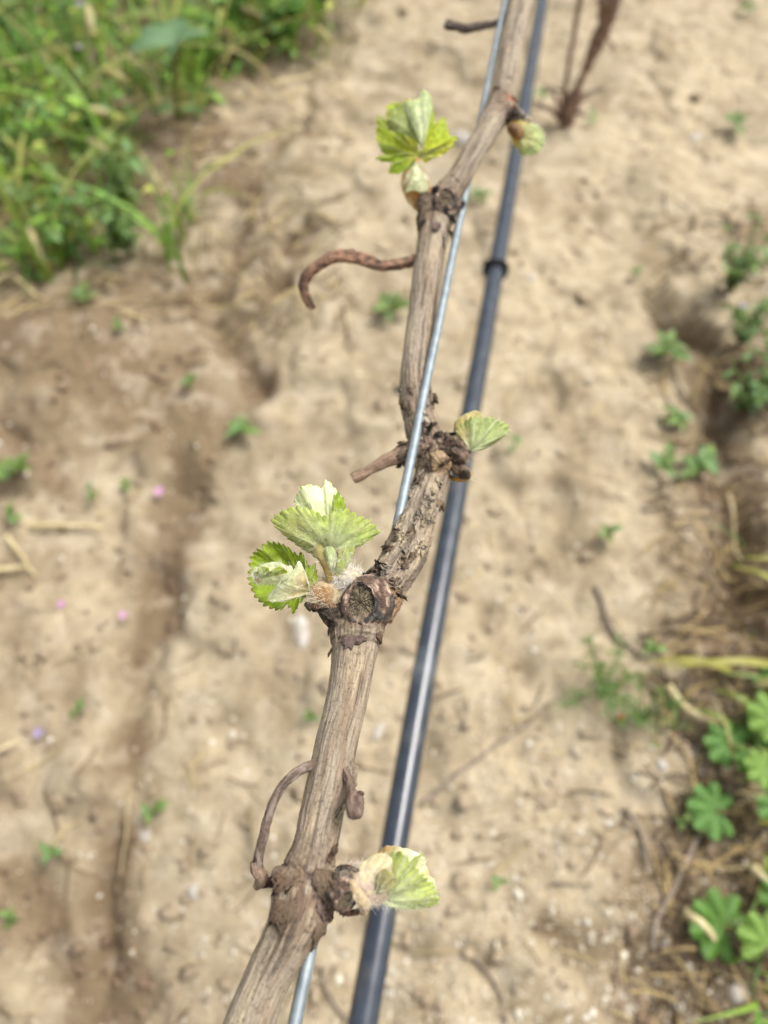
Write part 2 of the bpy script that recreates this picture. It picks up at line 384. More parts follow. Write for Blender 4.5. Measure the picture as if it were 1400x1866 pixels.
def litter(name, n, pick, cols, label, lr=(.008, .045), w=(.0004, .0012)):
    q = pick(n); n = len(q); a = rng.uniform(0, 6.283, n); L_ = rng.uniform(*lr, n); ww = rng.uniform(*w, n); d = np.stack([np.cos(a), np.sin(a)], -1); sd_ = np.stack([-d[:, 1], d[:, 0]], -1); bend = rng.normal(0, .25, n); rows = []
    for k in range(5):
        u = k / 4 - .5; c = q + d * (L_ * u)[:, None] + sd_ * (bend * L_ * u * u)[:, None]; z = ground_h(c[:, 0], c[:, 1]) + .002 + ww + .004 * rng.uniform(0, 1)
        rows += [np.column_stack([c - sd_ * ww[:, None], z]), np.column_stack([c, z + ww]), np.column_stack([c + sd_ * ww[:, None], z])]
    V = np.stack(rows, 1).reshape(-1, 3); f = np.array([[3 * k + e, 3 * k + e + 1, 3 * k + e + 4, 3 * k + e + 3] for k in range(4) for e in (0, 1)]); F = (f[None] + (np.arange(n) * 15)[:, None, None]).reshape(-1, 4)
    me = mesh_np(name, V, F); c = np.array(cols)[rng.integers(0, len(cols), n)] * rng.uniform(.7, 1.2, (n, 1)); setcol(me, np.repeat(c, 15, 0)); return tag(link(name, me, PEB), label, None, None, "stuff")
litter("plant_litter", 480, pick_px((-60, 1460), (-100, 1960)), [lin(166, 146, 114) * .6, lin(140, 118, 92) * .6, lin(206, 186, 140) * .65], "fine roots and bits of straw strewn over the soil")
litter("plant_litter", 900, pick_px((1180, 1480), (380, 1960)), [lin(120, 100, 76) * .6, lin(92, 76, 58) * .6, lin(190, 166, 120) * .62], "brown plant litter along the weedy strip at right", (.012, .06), (.0006, .0016))
litter("plant_litter", 900, pick_px((-60, 640), (-60, 620)), [lin(120, 100, 76) * .6, lin(150, 128, 96) * .6, lin(210, 190, 140) * .65], "dry stalk bits around the weed bank", (.015, .07), (.0006, .0016))
def stick(name, pts, r, label, cat, m, hgt=.004, ns=7, n=24, taper=.5):
    q = np.array([G(a, b) for a, b in pts]); C = catmull(q, n); C[:, 2] = ground_h(C[:, 0], C[:, 1])
    C[:, 2] = np.convolve(np.pad(C[:, 2], 3, 'edge'), np.ones(7) / 7, 'valid') + hgt
    C += .0016 * np.stack([noise(C * 60, 3), noise(C * 60, 4), noise(C * 60, 5)], -1)
    V, F = tube_tri(C, r * np.linspace(1, taper, n) * (1 + .15 * noise(C * 200, 9)), ns); me = mesh_np(name, V, F)
    return tag(link(name, me, m), label, cat)
stick("dry_twig", [(765, 1470), (850, 1400), (960, 1320), (1020, 1270)], .0024, "long thin grey twig running up right of the drip pipe", "twig", TWIG)
stick("dry_twig", [(1085, 1075), (1110, 1150), (1160, 1205)], .0035, "grey bent twig above the feathery weed at right", "twig", TWIG)
stick("dry_twig", [(1135, 1480), (1160, 1530), (1175, 1590)], .0030, "short grey twig left of the mallow leaves", "twig", TWIG)
stick("dry_twig", [(1270, 1520), (1225, 1610), (1185, 1690), (1180, 1730)], .0034, "curved grey twig running down from the middle mallow leaf", "twig", TWIG)
stick("dry_twig", [(238, 1430), (228, 1490), (226, 1540), (205, 1620)], .0010, "thin pale root lying along the left rut", "twig", STRAW)
stick("dry_twig", [(590, 1760), (600, 1810), (640, 1866)], .0024, "dark twig beside the wire at the bottom edge", "twig", TWIG)
stick("dry_twig", [(1000, 1612), (1075, 1615)], .0014, "thin short twig low at right on the pebbly soil", "twig", TWIG)
stick("dry_twig", [(990, 148), (1040, 158), (1105, 152)], .0040, "dark twig lying across the foot of the young vine", "twig", TWIG)
stick("dry_twig", [(860, 1740), (905, 1800), (920, 1866)], .0022, "grey twig on the soil at the bottom right of the pipe", "twig", TWIG)
stick("straw_stalk", [(1205, 1262), (1245, 1315), (1290, 1345)], .0050, "orange tan dead leaf stalk above the mallow leaves", "straw", STRAW, .012)
stick("straw_stalk", [(1235, 1665), (1280, 1715)], .0050, "short golden straw touching the lowest mallow leaf", "straw", STRAW, .012)
stick("straw_stalk", [(1340, 1590), (1410, 1655)], .0045, "pale straw at the right edge above the lowest mallow leaf", "straw", STRAW, .03)
stick("straw_stalk", [(60, 965), (190, 968)], .0035, "pale horizontal straw below the left edge seedlings", "straw", STRAW, .01)
stick("straw_stalk", [(-10, 1060), (60, 1052)], .0040, "short pale straw at the left edge below the seedlings", "straw", STRAW, .01)
stick("straw_stalk", [(20, 985), (75, 1060)], .0028, "slanting straw crossing the left edge soil", "straw", STRAW, .01)
stick("straw_stalk", [(-10, 545), (60, 500), (110, 490)], .0030, "bent straw under the purple flower at the left edge", "straw", STRAW, .02)
stick("straw_stalk", [(40, 530), (110, 600)], .0028, "faint straw slanting down over the brown loam", "straw", STRAW, .02)
stick("straw_stalk", [(500, 160), (560, 140), (600, 120)], .0025, "straw lying beneath the weeds near the top", "straw", STRAW, .012)
stick("straw_stalk", [(360, 320), (430, 300), (470, 310)], .0022, "straw lying on the brown earth below the weed stem", "straw", STRAW, .012)
stick("straw_stalk", [(1318, 910), (1360, 1010)], .0020, "thin straw crossing the dark furrow at right", "straw", STRAW, .02)
stick("straw_stalk", [(-10, 1380), (45, 1350)], .0022, "thin straw at the left edge by the lower purple flower", "straw", STRAW, .01)
st = stick("red_petal", [(1120, 1319), (1130, 1322)], .0045, "tiny orange red fragment under the feathery weed", "petal", make_dry("red_flake", [(.55, .12, .05)] * 3))

# ------------------------------------------------------------------ drip pipe and wire
def dwire(py): return .171 * 3266 / (np.asarray(py, float) + 1400)
def line3(a, b, s0, s1, n):
    v = (b - a) / np.linalg.norm(b - a); s = np.linspace(s0, s1, n); return a + s[:, None] * v, v
wa, wb = P(537, 1866, .171), P(921, 0, .171 * 3266 / 1400)
C, wdir = line3(wa, wb, -.6, 3.0, 700); C[:, 0] += .00015 * noise(C * 40, 2)
V, F = tube_tri(C, np.full(len(C), .00158), 24)
tag(link("trellis_wire", mesh_np("trellis_wire", V, F), WIREM), "galvanised steel trellis wire running beside and over the vine cane", "wire")
pa, pb = P(663, 1866, .415), P(989, 0, 1.03)
C, pdir = line3(pa, pb, -.7, 3.4, 500); C[:, 2] += .0006 * np.sin(C[:, 1] * 9); C[:, 0] += .0008 * noise(C * 6, 8)
V, F, caps = tube_vf(C, np.full(len(C), .0083), 40); me = mesh_np("drip_pipe", V, np.vstack([tris(F), *caps]))
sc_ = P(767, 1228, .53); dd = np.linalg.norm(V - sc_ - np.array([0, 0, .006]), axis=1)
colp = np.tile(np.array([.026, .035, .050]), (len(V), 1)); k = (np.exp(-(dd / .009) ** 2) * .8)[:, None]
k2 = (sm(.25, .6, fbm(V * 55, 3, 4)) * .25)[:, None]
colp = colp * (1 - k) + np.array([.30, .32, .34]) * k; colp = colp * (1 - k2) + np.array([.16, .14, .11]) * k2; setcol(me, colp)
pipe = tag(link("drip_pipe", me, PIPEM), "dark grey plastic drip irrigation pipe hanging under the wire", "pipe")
def ring_at(px, py, r0, half, name, parent):
    s = (py - 1866) / (0 - 1866); best = None
    for d in np.linspace(.3, 1.5, 1200):
        q = P(px, py, d); t = (q - pa) @ pdir; e = np.linalg.norm(q - pa - t * pdir)
        if best is None or e < best[0]: best = (e, t)
    c = pa + best[1] * pdir; prof = [(-1.0, .0086), (-1.0, r0 * .93), (-.8, r0), (-.35, r0), (-.2, r0 * .82), (.2, r0 * .82), (.35, r0), (.8, r0), (1., r0 * .93), (1., .0086)]
    Cc = np.array([c + pdir * u * half for u, _ in prof]); Cc += pdir * np.linspace(0, 1e-5, len(prof))[:, None]
    T = np.tile(pdir, (len(prof), 1)); n = np.array([0, 0, 1.]) - pdir * pdir[2]; n /= np.linalg.norm(n); bb = np.cross(pdir, n)
    th = np.linspace(0, 2 * np.pi, 40, endpoint=False); R = np.array([r for _, r in prof])
    ecc = 1 - .20 * np.maximum(0, np.cos(th))
    V = Cc[:, None] + (R[:, None] * np.cos(th) * ecc)[..., None] * n + (R[:, None] * np.sin(th))[..., None] * bb
    i, j = np.meshgrid(np.arange(len(prof) - 1), np.arange(40), indexing='ij'); a = i * 40 + j; b = i * 40 + (j + 1) % 40
    me = mesh_np(name, V.reshape(-1, 3), np.stack([a, b, b + 40, a + 40], -1).reshape(-1, 4)); setcol(me, np.tile([.012, .012, .014], (len(V.reshape(-1, 3)), 1)))
    rm, rt, rp = mat("matt_black_rubber"); rp.inputs["Base Color"].default_value = (.008, .008, .009, 1); rp.inputs["Roughness"].default_value = .8; rp.inputs["Specular IOR Level"].default_value = .2
    return link(name, me, rm, parent)
ring_at(897, 489, .0126, .0042, "dripper_ring", pipe)

# ------------------------------------------------------------------ the vine cane
vine = empty("grapevine_cane", tuple(P(650, 1110, .221)))
vloc = np.array(vine.location)
MAIN = [(300, 2260, 96, 2), (360, 2090, 95, 0), (420, 1960, 92, -2), (454, 1866, 89, -2), (490, 1777, 85, -3), (524, 1711, 93, -5), (545, 1665, 110, -6), (554, 1630, 114, -6), (562, 1590, 100, -6),
        (573, 1547, 82, -7), (586, 1481, 79, -7), (601, 1416, 78, -7), (614, 1350, 77, -7), (627, 1300, 76, -7), (637, 1250, 77, -7), (646, 1190, 85, -7), (650, 1150, 98, -7),
        (662, 1112, 94, -7), (692, 1078, 84, -6), (722, 1040, 76, -4), (742, 1000, 76, -1), (756, 955, 70, 3), (774, 905, 62, 6), (788, 860, 62, 7), (785, 820, 66, 7),
        (768, 775, 60, 7), (757, 709, 57, 7), (761, 643, 53, 7), (769, 577, 51, 7), (777, 511, 52, 6), (787, 446, 54, 5), (795, 398, 62, 3), (812, 362, 58, 0),
        (834, 330, 45, -4), (856, 290, 42, -6), (883, 246, 44, -7), (905, 205, 50, -6), (918, 170, 45, -5), (930, 99, 44, -4), (951, 0, 46, -3), (968, -90, 46, -3), (990, -200, 44, -3), (1012, -320, 30, -2)]
def cane_pts(L):
    L = np.array(L, float); d = dwire(L[:, 1]) + L[:, 3] / 1000; return np.column_stack([P(L[:, 0], L[:, 1], d), L[:, 2] / 2 * d / 1400])
tubes = [catmull(cane_pts(MAIN), 900)]
def side(pts, n=40): tubes.append(catmull(cane_pts(pts), n))
# node swellings and spurs (px, py, width px, offset mm from the wire's depth)
side([(560, 1610, 90, -7), (600, 1618, 74, -8), (628, 1632, 48, -8)])            # A right burl
side([(548, 1612, 84, -7), (515, 1600, 46, -8), (497, 1604, 26, -8)])            # A left shoulder
side([(640, 1130, 84, -8), (612, 1118, 56, -9), (590, 1098, 34, -9)])            # B left, carries the shoots
side([(655, 1145, 92, -8), (662, 1118, 76, -10), (658, 1104, 58, -11)])          # B collar under the stub
side([(690, 1120, 56, -8), (712, 1085, 50, -9)])                                 # B wedge
side([(775, 828, 52, 6), (740, 828, 44, 6), (722, 832, 28, 6)])                  # C left shoulder
side([(795, 840, 44, 1), (806, 850, 40, -1)])                                    # C tan bump
side([(800, 815, 46, 4), (828, 822, 44, 3), (842, 838, 36, 3)])                  # C right spur
side([(795, 395, 60, 3), (780, 372, 44, 1), (768, 362, 30, 0)])                  # D left socket
side([(805, 385, 40, 0), (812, 358, 34, -6)])                                    # D stub
side([(908, 205, 40, -7), (930, 205, 34, -9), (938, 215, 26, -9)])               # E bulge
side([(634, 1400, 40, -8), (640, 1432, 20, -8)])                                 # small pad of right hook
V, F = join([tube_tri(t[:, :3], t[:, 3], 40) for t in tubes])
tm = mesh_np("tmp", V * 10, F); to = link("tmp", tm); md = to.modifiers.new("r", 'REMESH'); md.mode = 'VOXEL'; md.voxel_size = .0027; md.use_smooth_shade = True
ms = to.modifiers.new("s", 'SMOOTH'); ms.factor = .5; ms.iterations = 6
dg = bpy.context.evaluated_depsgraph_get(); ev = to.evaluated_get(dg); em = ev.to_mesh(); nv = len(em.vertices)
V = np.empty(nv * 3, np.float32); em.vertices.foreach_get("co", V); V = V.reshape(-1, 3).astype(float) / 10
NV = np.empty(nv * 3, np.float32); em.vertices.foreach_get("normal", NV); NV = NV.reshape(-1, 3).astype(float)
em.calc_loop_triangles(); F = np.empty(len(em.loop_triangles) * 3, np.int32); em.loop_triangles.foreach_get("vertices", F); F = F.reshape(-1, 3).copy()
ev.to_mesh_clear(); bpy.data.objects.remove(to)
def local_coords(V, tubes):
    best = np.full(len(V), 9.); S = np.zeros(len(V)); CS = np.zeros((len(V), 2)); ID = np.zeros(len(V), int); PYI = np.zeros(len(V))
    for ti, t in enumerate(tubes):
        C, R = t[:, :3], t[:, 3]; T, Nn, B = frames(C); s = np.concatenate([[0], np.cumsum(np.linalg.norm(np.diff(C, axis=0), axis=1))])
        for a in range(0, len(V), 20000):
            q = V[a:a + 20000]; st = max(1, len(C) // 300); D = np.linalg.norm(q[:, None] - C[None, ::st], axis=2) ; k = D.argmin(1) * st; d = D.min(1) - R[k]
            if ti: d = d + .0006
            m = d < best[a:a + 20000]; idx = np.nonzero(m)[0] + a; km = k[m]
            r = q[m] - C[km]; along = (r * T[km]).sum(1)
            best[idx] = d[m]; S[idx] = s[km] + along
            c_, s_ = (r * Nn[km]).sum(1), (r * B[km]).sum(1); l = np.hypot(c_, s_) + 1e-9
            CS[idx] = np.stack([c_ / l, s_ / l], -1); ID[idx] = ti
    return S, CS, ID
S, CS, ID = local_coords(V, tubes)
rad = .0055
loc = np.column_stack([CS[:, 0] * rad, CS[:, 1] * rad, S]) * 1000 + ID[:, None] * 40.        # mm
def sproj(V):
    r = V - CAM; d = r @ FF; return 700 + 1400 * (r @ FX) / d, 933 - 1400 * (r @ FU) / d
mt = tubes[0]; s_main = np.concatenate([[0], np.cumsum(np.linalg.norm(np.diff(mt[:, :3], axis=0), axis=1))])
pyc = sproj(mt[:, :3])[1]
def s_at(py): return float(np.interp(-py, -pyc, s_main))
sv = np.zeros(len(V))
for a in range(0, len(V), 20000):
    D = np.linalg.norm(V[a:a + 20000, None] - mt[None, ::3, :3], axis=2); sv[a:a + 20000] = s_main[::3][D.argmin(1)]
def nearnode(py, w): return np.exp(-((sv - s_at(py)) / w) ** 2)
nodeA, nodeB, nodeC, nodeD, nodeE = nearnode(1625, .009), nearnode(1110, .011), nearnode(835, .010), nearnode(378, .010), nearnode(200, .010)
peel = sm(s_at(1130), s_at(1080), sv) * sm(s_at(870), s_at(905), sv) + .75 * sm(s_at(870), s_at(840), sv) * sm(s_at(650), s_at(760), sv) + .5 * nodeD
nodes = np.clip(nodeA + nodeB + nodeC + nodeD + nodeE, 0, 1)
fl = loc * np.array([1.5, 1.5, .12]); fibre = fbm(fl, 3, 201, .6)
fl2 = loc * np.array([3.2, 3.2, .22]); fine = fbm(fl2, 3, 211, .6)
plate = fbm(loc * np.array([.45, .45, .16]) + fibre[:, None] * .4, 3, 221, .6)
steps = (sm(-.02, .01, plate) + sm(.17, .20, plate) + sm(-.25, -.22, plate))
rough = fbm(loc * .8, 4, 231, .65)
disp = .00018 * fibre + .00010 * fine + .00008 * rough
groove = -np.exp(-(noise(loc * np.array([.5, .5, .02]), 251) / .07) ** 2)
disp += .00016 * groove * (1 - peel.clip(0, 1))
disp += peel.clip(0, 1) * (.00022 * (steps - 1.5) + .00030 * fibre + .00024 * fine + .00022 * rough) + nodes * .00022 * rough + nodes * .00012 * fine
ringn = 0
for py in (1583, 1178, 1143, 845, 407, 340, 160):          # scars that ring the nodes
    dd = sv - s_at(py) + .0012 * noise(loc * .35, int(py)); ringn = ringn + np.exp(-(dd / .0004) ** 2)
disp -= .00032 * ringn * (ID == 0)
V2 = V + NV * disp[:, None]
grey = lin(174, 160, 140) * .74; tan = lin(152, 130, 106) * .72; brown = lin(128, 104, 84) * .76; dark = lin(84, 73, 62) * .74; purp = lin(138, 116, 108) * .76; straw = lin(196, 180, 150) * .78
def mx(a, b, k): return a * (1 - k[:, None]) + b * k[:, None]
colv = np.tile(grey, (len(V), 1))
colv = mx(colv, tan, sm(-.1, .5, fbm(loc * np.array([.3, .3, .035]), 3, 301)) * .75)
colv = mx(colv, straw, sm(.0, .5, fbm(loc * np.array([.35, .35, .05]), 3, 305)) * .65)
colv = mx(colv, dark, sm(.05, .42, fbm(loc * np.array([.9, .9, .05]), 4, 311, .65)) * .72)
colv = mx(colv, brown, np.clip(nodes * (.65 + 1.3 * rough), 0, .75))
colv = mx(colv, purp, sm(.0, .4, fbm(loc * .25, 2, 321)) * (.55 * nodeC + .35 * sm(s_at(800), s_at(740), sv) * sm(s_at(640), s_at(700), sv)))
colv = mx(colv, dark, np.clip(nodes * sm(.15, .4, fbm(loc * .55, 3, 331)), 0, .8))
colv = mx(colv, lin(96, 78, 66) * .8, peel.clip(0, 1) * sm(.0, -.4, plate) * .25)
colv = mx(colv, dark * .8, np.clip(ringn, 0, 1) * .7)
px_, py_ = sproj(V)
bumpm = np.exp(-(((px_ - 806) / 24) ** 2 + ((py_ - 858) / 30) ** 2)) * (V @ FF < (mt[:, :3] @ FF).max())
colv = mx(colv, lin(196, 166, 126) * .80, (ID == 7) * .75 * (.8 + rough).clip(0, 1))
colv = mx(colv, lin(172, 138, 96) * .8, (ID == 5) * .6)
colv = mx(colv, lin(66, 60, 58) * .8, np.clip((ID == 3) * (.75 + rough), 0, .9))
colv = mx(colv, lin(78, 66, 60) * .8, np.clip((ID == 1) * sm(.45, 1., (px_ - 590) / 45) * sm(-.2, .5, rough) * sm(1600, 1640, py_), 0, .6))
me = mesh_np("bark_body", V2, F); setcol(me, colv); setvec(me, loc * np.array([2.2, 2.2, .26]), "fibre")
bark = link("bark_body", me, BARK)
bvh = BVHTree.FromPolygons([Vector(v) for v in V2], [tuple(f) for f in F.tolist()])
PARTS = [bark]
def part(name, me, m, parent=None):
    o = link(name, me, m); (PARTS.append(o) if parent is None else setattr(o, "parent", parent)); return o
tag(vine, "woody grapevine cane with peeling bark and opening leafy buds along the wire", "vine cane")

def hit(px, py):
    o = Vector(CAM); r = FF + (px - 700) / 1400 * FX + (933 - py) / 1400 * FU; h_ = bvh.ray_cast(o, Vector(r).normalized()); return h_
def flake(px, py, L, Wd, ang, lift, seed, tint=None, start=.0, name="bark_flake"):
    """thin curled scale of bark lying on the cane; ang measured from the cane's axis"""
    q = hit(px, py)
    if q[0] is None: return
    p = np.array(q[0]); k = np.linalg.norm(mt[:, :3] - p, axis=1).argmin(); T = mt[min(k + 4, 899), :3] - mt[max(k - 4, 0), :3]; T /= np.linalg.norm(T)
    n = np.array(q[1]); T = T - n * (T @ n); T /= np.linalg.norm(T) + 1e-9; B = np.cross(n, T); c, s = math.cos(ang), math.sin(ang); U = T * c + B * s; Wv = -T * s + B * c
    r = np.random.default_rng(seed); nu, nw = 14, 9; Vv = np.zeros((nu, nw, 3))
    tipj = r.normal(0, .16, nw); side_ = r.normal(0, .10, (nu, 2)); tipc = r.uniform(-.5, .5)
    for i in range(nu):
        u = i / (nu - 1)
        for j in range(nw):
            v = j / (nw - 1) * 2 - 1
            w = Wd * (.55 + .45 * math.sin(math.pi * min(1, .25 + u * .75))) * (1 + side_[i, 0 if v < 0 else 1])
            uu = u * (1 + tipj[j] * u - .45 * abs(v - tipc) ** 1.5 * u)
            g = p + U * (uu - start) * L + Wv * v * w
            nn = bvh.find_nearest(Vector(g)); gs, gn = np.array(nn[0]), np.array(nn[1])
            Vv[i, j] = gs + gn * (.00012 + lift * u ** 2 * (1 + .4 * v * r.uniform(-.2, .6)) + .00012 * abs(v) ** 3) + U * (0) 
            Vv[i, j] = Vv[i, j] * .8 + (g + gn * (.0001 + lift * u ** 2)) * .2
    i, j = np.meshgrid(np.arange(nu - 1), np.arange(nw - 1), indexing='ij'); a = i * nw + j
    Vf = Vv.reshape(-1, 3) + .00009 * np.random.default_rng(seed + 1).normal(size=(nu * nw, 3))
    me = mesh_np(name, Vf, np.stack([a, a + 1, a + nw + 1, a + nw], -1).reshape(-1, 4))
    base = grey if tint is None else tint; base = base * r.uniform(.65, 1.1)
    uu = np.repeat(np.linspace(0, 1, nu), nw)[:, None]; setcol(me, np.tile(base, (nu * nw, 1)) * (1 - .35 * uu * r.uniform(0, 1)))
    setvec(me, np.column_stack([(Vf - p) @ Wv * 2600, (Vf - p) @ n * 2000, (Vf - p) @ U * 300]) + seed, "fibre")
    o = part(name, me, BARK); m_ = o.modifiers.new("t", 'SOLIDIFY'); m_.thickness = .00022; m_.offset = 0; return o
MM = .001
FL = [  # px, py, len mm, halfwidth mm, angle, lift mm, tint
    (748, 990, 5.0, 1.9, 2.6, 1.3, grey), (741, 1018, 4.2, 1.8, 3.0, .9, tan), (785, 1000, 5.0, 1.4, .5, 1.7, brown), (760, 948, 4.5, 1.8, .3, .8, grey),
    (772, 920, 4.0, 1.7, -.6, 1.0, grey), (796, 915, 3.5, 1.5, -1.4, 1.6, tan), (752, 905, 3.6, 1.2, 1.1, 1.2, grey), (730, 975, 3.5, 1.1, .9, 1.2, tan),
    (716, 1000, 3.4, 1.2, 1.4, 1.5, brown), (768, 1045, 4.0, 1.6, -1.0, 1.2, grey), (757, 1062, 4.6, 1.6, -2.2, 1.0, tan), (730, 1060, 5.0, 1.8, 2.9, .8, tan),
    (712, 1040, 3.8, 1.6, 2.0, .9, grey), (702, 1062, 4.0, 1.6, 2.5, 1.0, brown), (697, 1040, 3.4, 1.2, 1.2, 1.4, dark), (745, 1085, 4.0, 1.4, -2.6, 1.2, tan),
    (712, 1098, 6.0, 2.2, -2.7, .9, lin(165, 125, 80) * .8), (725, 1078, 5.0, 1.7, -1.9, 1.3, brown), (690, 1066, 3.0, 1.0, 1.0, 2.2, dark), (682, 1058, 2.6, .8, .6, 2.2, brown),
    (676, 1062, 2.6, .8, 1.3, 2.2, dark), (765, 880, 3.6, 1.2, .2, .9, grey), (770, 868, 3.4, .9, 3.0, .9, tan), (760, 850, 4.4, .9, 0, .7, straw), (782, 845, 4.6, .7, .1, .8, straw),
    (770, 800, 5.0, 1.2, .25, 1.1, grey), (780, 770, 5.2, 1.1, .1, 1.3, lin(190, 178, 160) * .85), (788, 745, 4.6, .7, -.35, 2.2, tan), (778, 792, 4.2, .9, -.8, 1.6, dark), (790, 800, 4.4, 1.0, -1.0, 1.8, dark),
    (805, 798, 4.2, 1.2, -1.2, 1.4, brown), (818, 800, 4.0, 1.3, -1.0, 1.8, dark), (812, 812, 4.8, 1.7, -1.3, .9, lin(176, 140, 128) * .8), (828, 815, 4.2, 1.5, -1.5, 1.6, grey), (838, 830, 4.6, 1.8, -1.9, 1.3, brown),
    (830, 845, 4.0, 1.6, -2.3, 1.2, tan), (733, 780, 3.8, 1.0, .1, .8, purp), (735, 745, 4.2, 1.2, .1, .7, tan), (733, 715, 3.4, .8, .5, .9, grey), (745, 808, 4.0, 1.0, 1.2, 1.1, tan), (735, 840, 3.4, 1.1, 2.4, .9, brown),
    (727, 845, 3.0, .9, 2.6, 1.0, dark), (782, 722, 4.0, .8, -.1, 1.0, tan), (798, 870, 3.5, 1.0, -2.6, .8, straw), (790, 890, 3.5, 1.2, -2.9, .8, straw), (780, 940, 5.2, 1.5, 3.1, .8, grey),
    (612, 1118, 4.4, 2.0, 1.7, 1.2, dark), (607, 1130, 4.0, 1.9, 2.6, .8, dark), (600, 1108, 4.2, 1.0, 1.5, 2.0, dark),
    (645, 1158, 3.6, 3.4, -3.05, .35, purp), (606, 1182, 2.2, .7, 2.6, .9, tan), (690, 1152, 3.0, 1.0, -2.5, .8, brown),
    (596, 1586, 7.0, 3.2, -2.95, .6, tan * .85), (545, 1578, 7.0, 3.2, 2.9, .5, tan * .9), (520, 1640, 8.0, 3.4, -3.0, .35, tan * .8), (520, 1598, 4.5, 2.0, 2.6, .8, brown), (610, 1600, 5.0, 2.0, -2.6, .8, brown), (602, 1655, 5.0, 2.0, -2.5, .9, brown),
    (598, 1572, 4.0, 1.0, -.25, 1.1, brown), (590, 1680, 6.0, 2.3, -2.9, .6, tan), (618, 1650, 3.4, 1.0, -1.9, 1.8, dark), (612, 1662, 3.2, 1.0, -2.2, 1.6, dark), (585, 1640, 4.5, 1.6, -2.4, .9, purp), (515, 1652, 4.4, 1.6, 2.8, .7, brown),
    (622, 1480, 8.0, 1.0, -.4, .6, grey), (610, 1500, 7., 1.2, -.3, .5, straw), 
    (770, 400, 5.0, 2.2, 3.0, 1.0, dark), (795, 405, 5.5, 2.0, -3.0, .9, purp), (820, 392, 5.0, 1.4, -2.6, 2.2, dark), (826, 375, 4.6, 1.2, -.9, 3.2, dark), (818, 412, 4.6, 1.2, -2.8, 2.0, brown), (812, 425, 7.0, 1.4, 3.1, 1.3, grey),
    (765, 385, 4.6, 1.5, 2.6, 1.4, dark), (800, 372, 5., 2., -1.8, 1.4, lin(130, 80, 60) * .8), (795, 358, 4.5, 1.4, .4, 2.2, dark), (925, 180, 6.0, 2.2, -.9, 1.0, lin(168, 120, 98) * .85), (932, 200, 5.0, 2.0, -1.8, 1.2, lin(168, 120, 98) * .8), (905, 165, 4.6, 2.0, .3, .8, brown),
    (928, 215, 4.0, 1.5, -2.5, 1.2, dark)]
for i, f in enumerate(FL): flake(f[0], f[1], f[2] * MM, f[3] * MM, f[4], f[5] * MM, 100 + i, f[6])
r_ = np.random.default_rng(5)
for k in range(26):                                       # small random scales in the ragged stretch
    py = r_.uniform(880, 1090); px = np.interp(py, [880, 905, 955, 1000, 1040, 1090], [783, 775, 756, 745, 722, 690]) + r_.uniform(-34, 34)
    flake(px, py, r_.uniform(3.0, 7.0) * MM, r_.uniform(.5, 1.5) * MM, r_.choice([0, math.pi]) + r_.normal(0, .35), r_.uniform(.2, .9) * MM, 400 + k, [grey, grey, tan, straw][k % 4])
for k in range(24):
    py = r_.uniform(700, 860); px = np.interp(py, [700, 775, 820, 860], [757, 768, 785, 788]) + r_.uniform(-30, 30)
    flake(px, py, r_.uniform(1.6, 4.0) * MM, r_.uniform(.3, .9) * MM, r_.normal(0, .4) + r_.choice([0, math.pi]), r_.uniform(.3, 1.2) * MM, 500 + k, [grey, tan, brown, purp][k % 4])

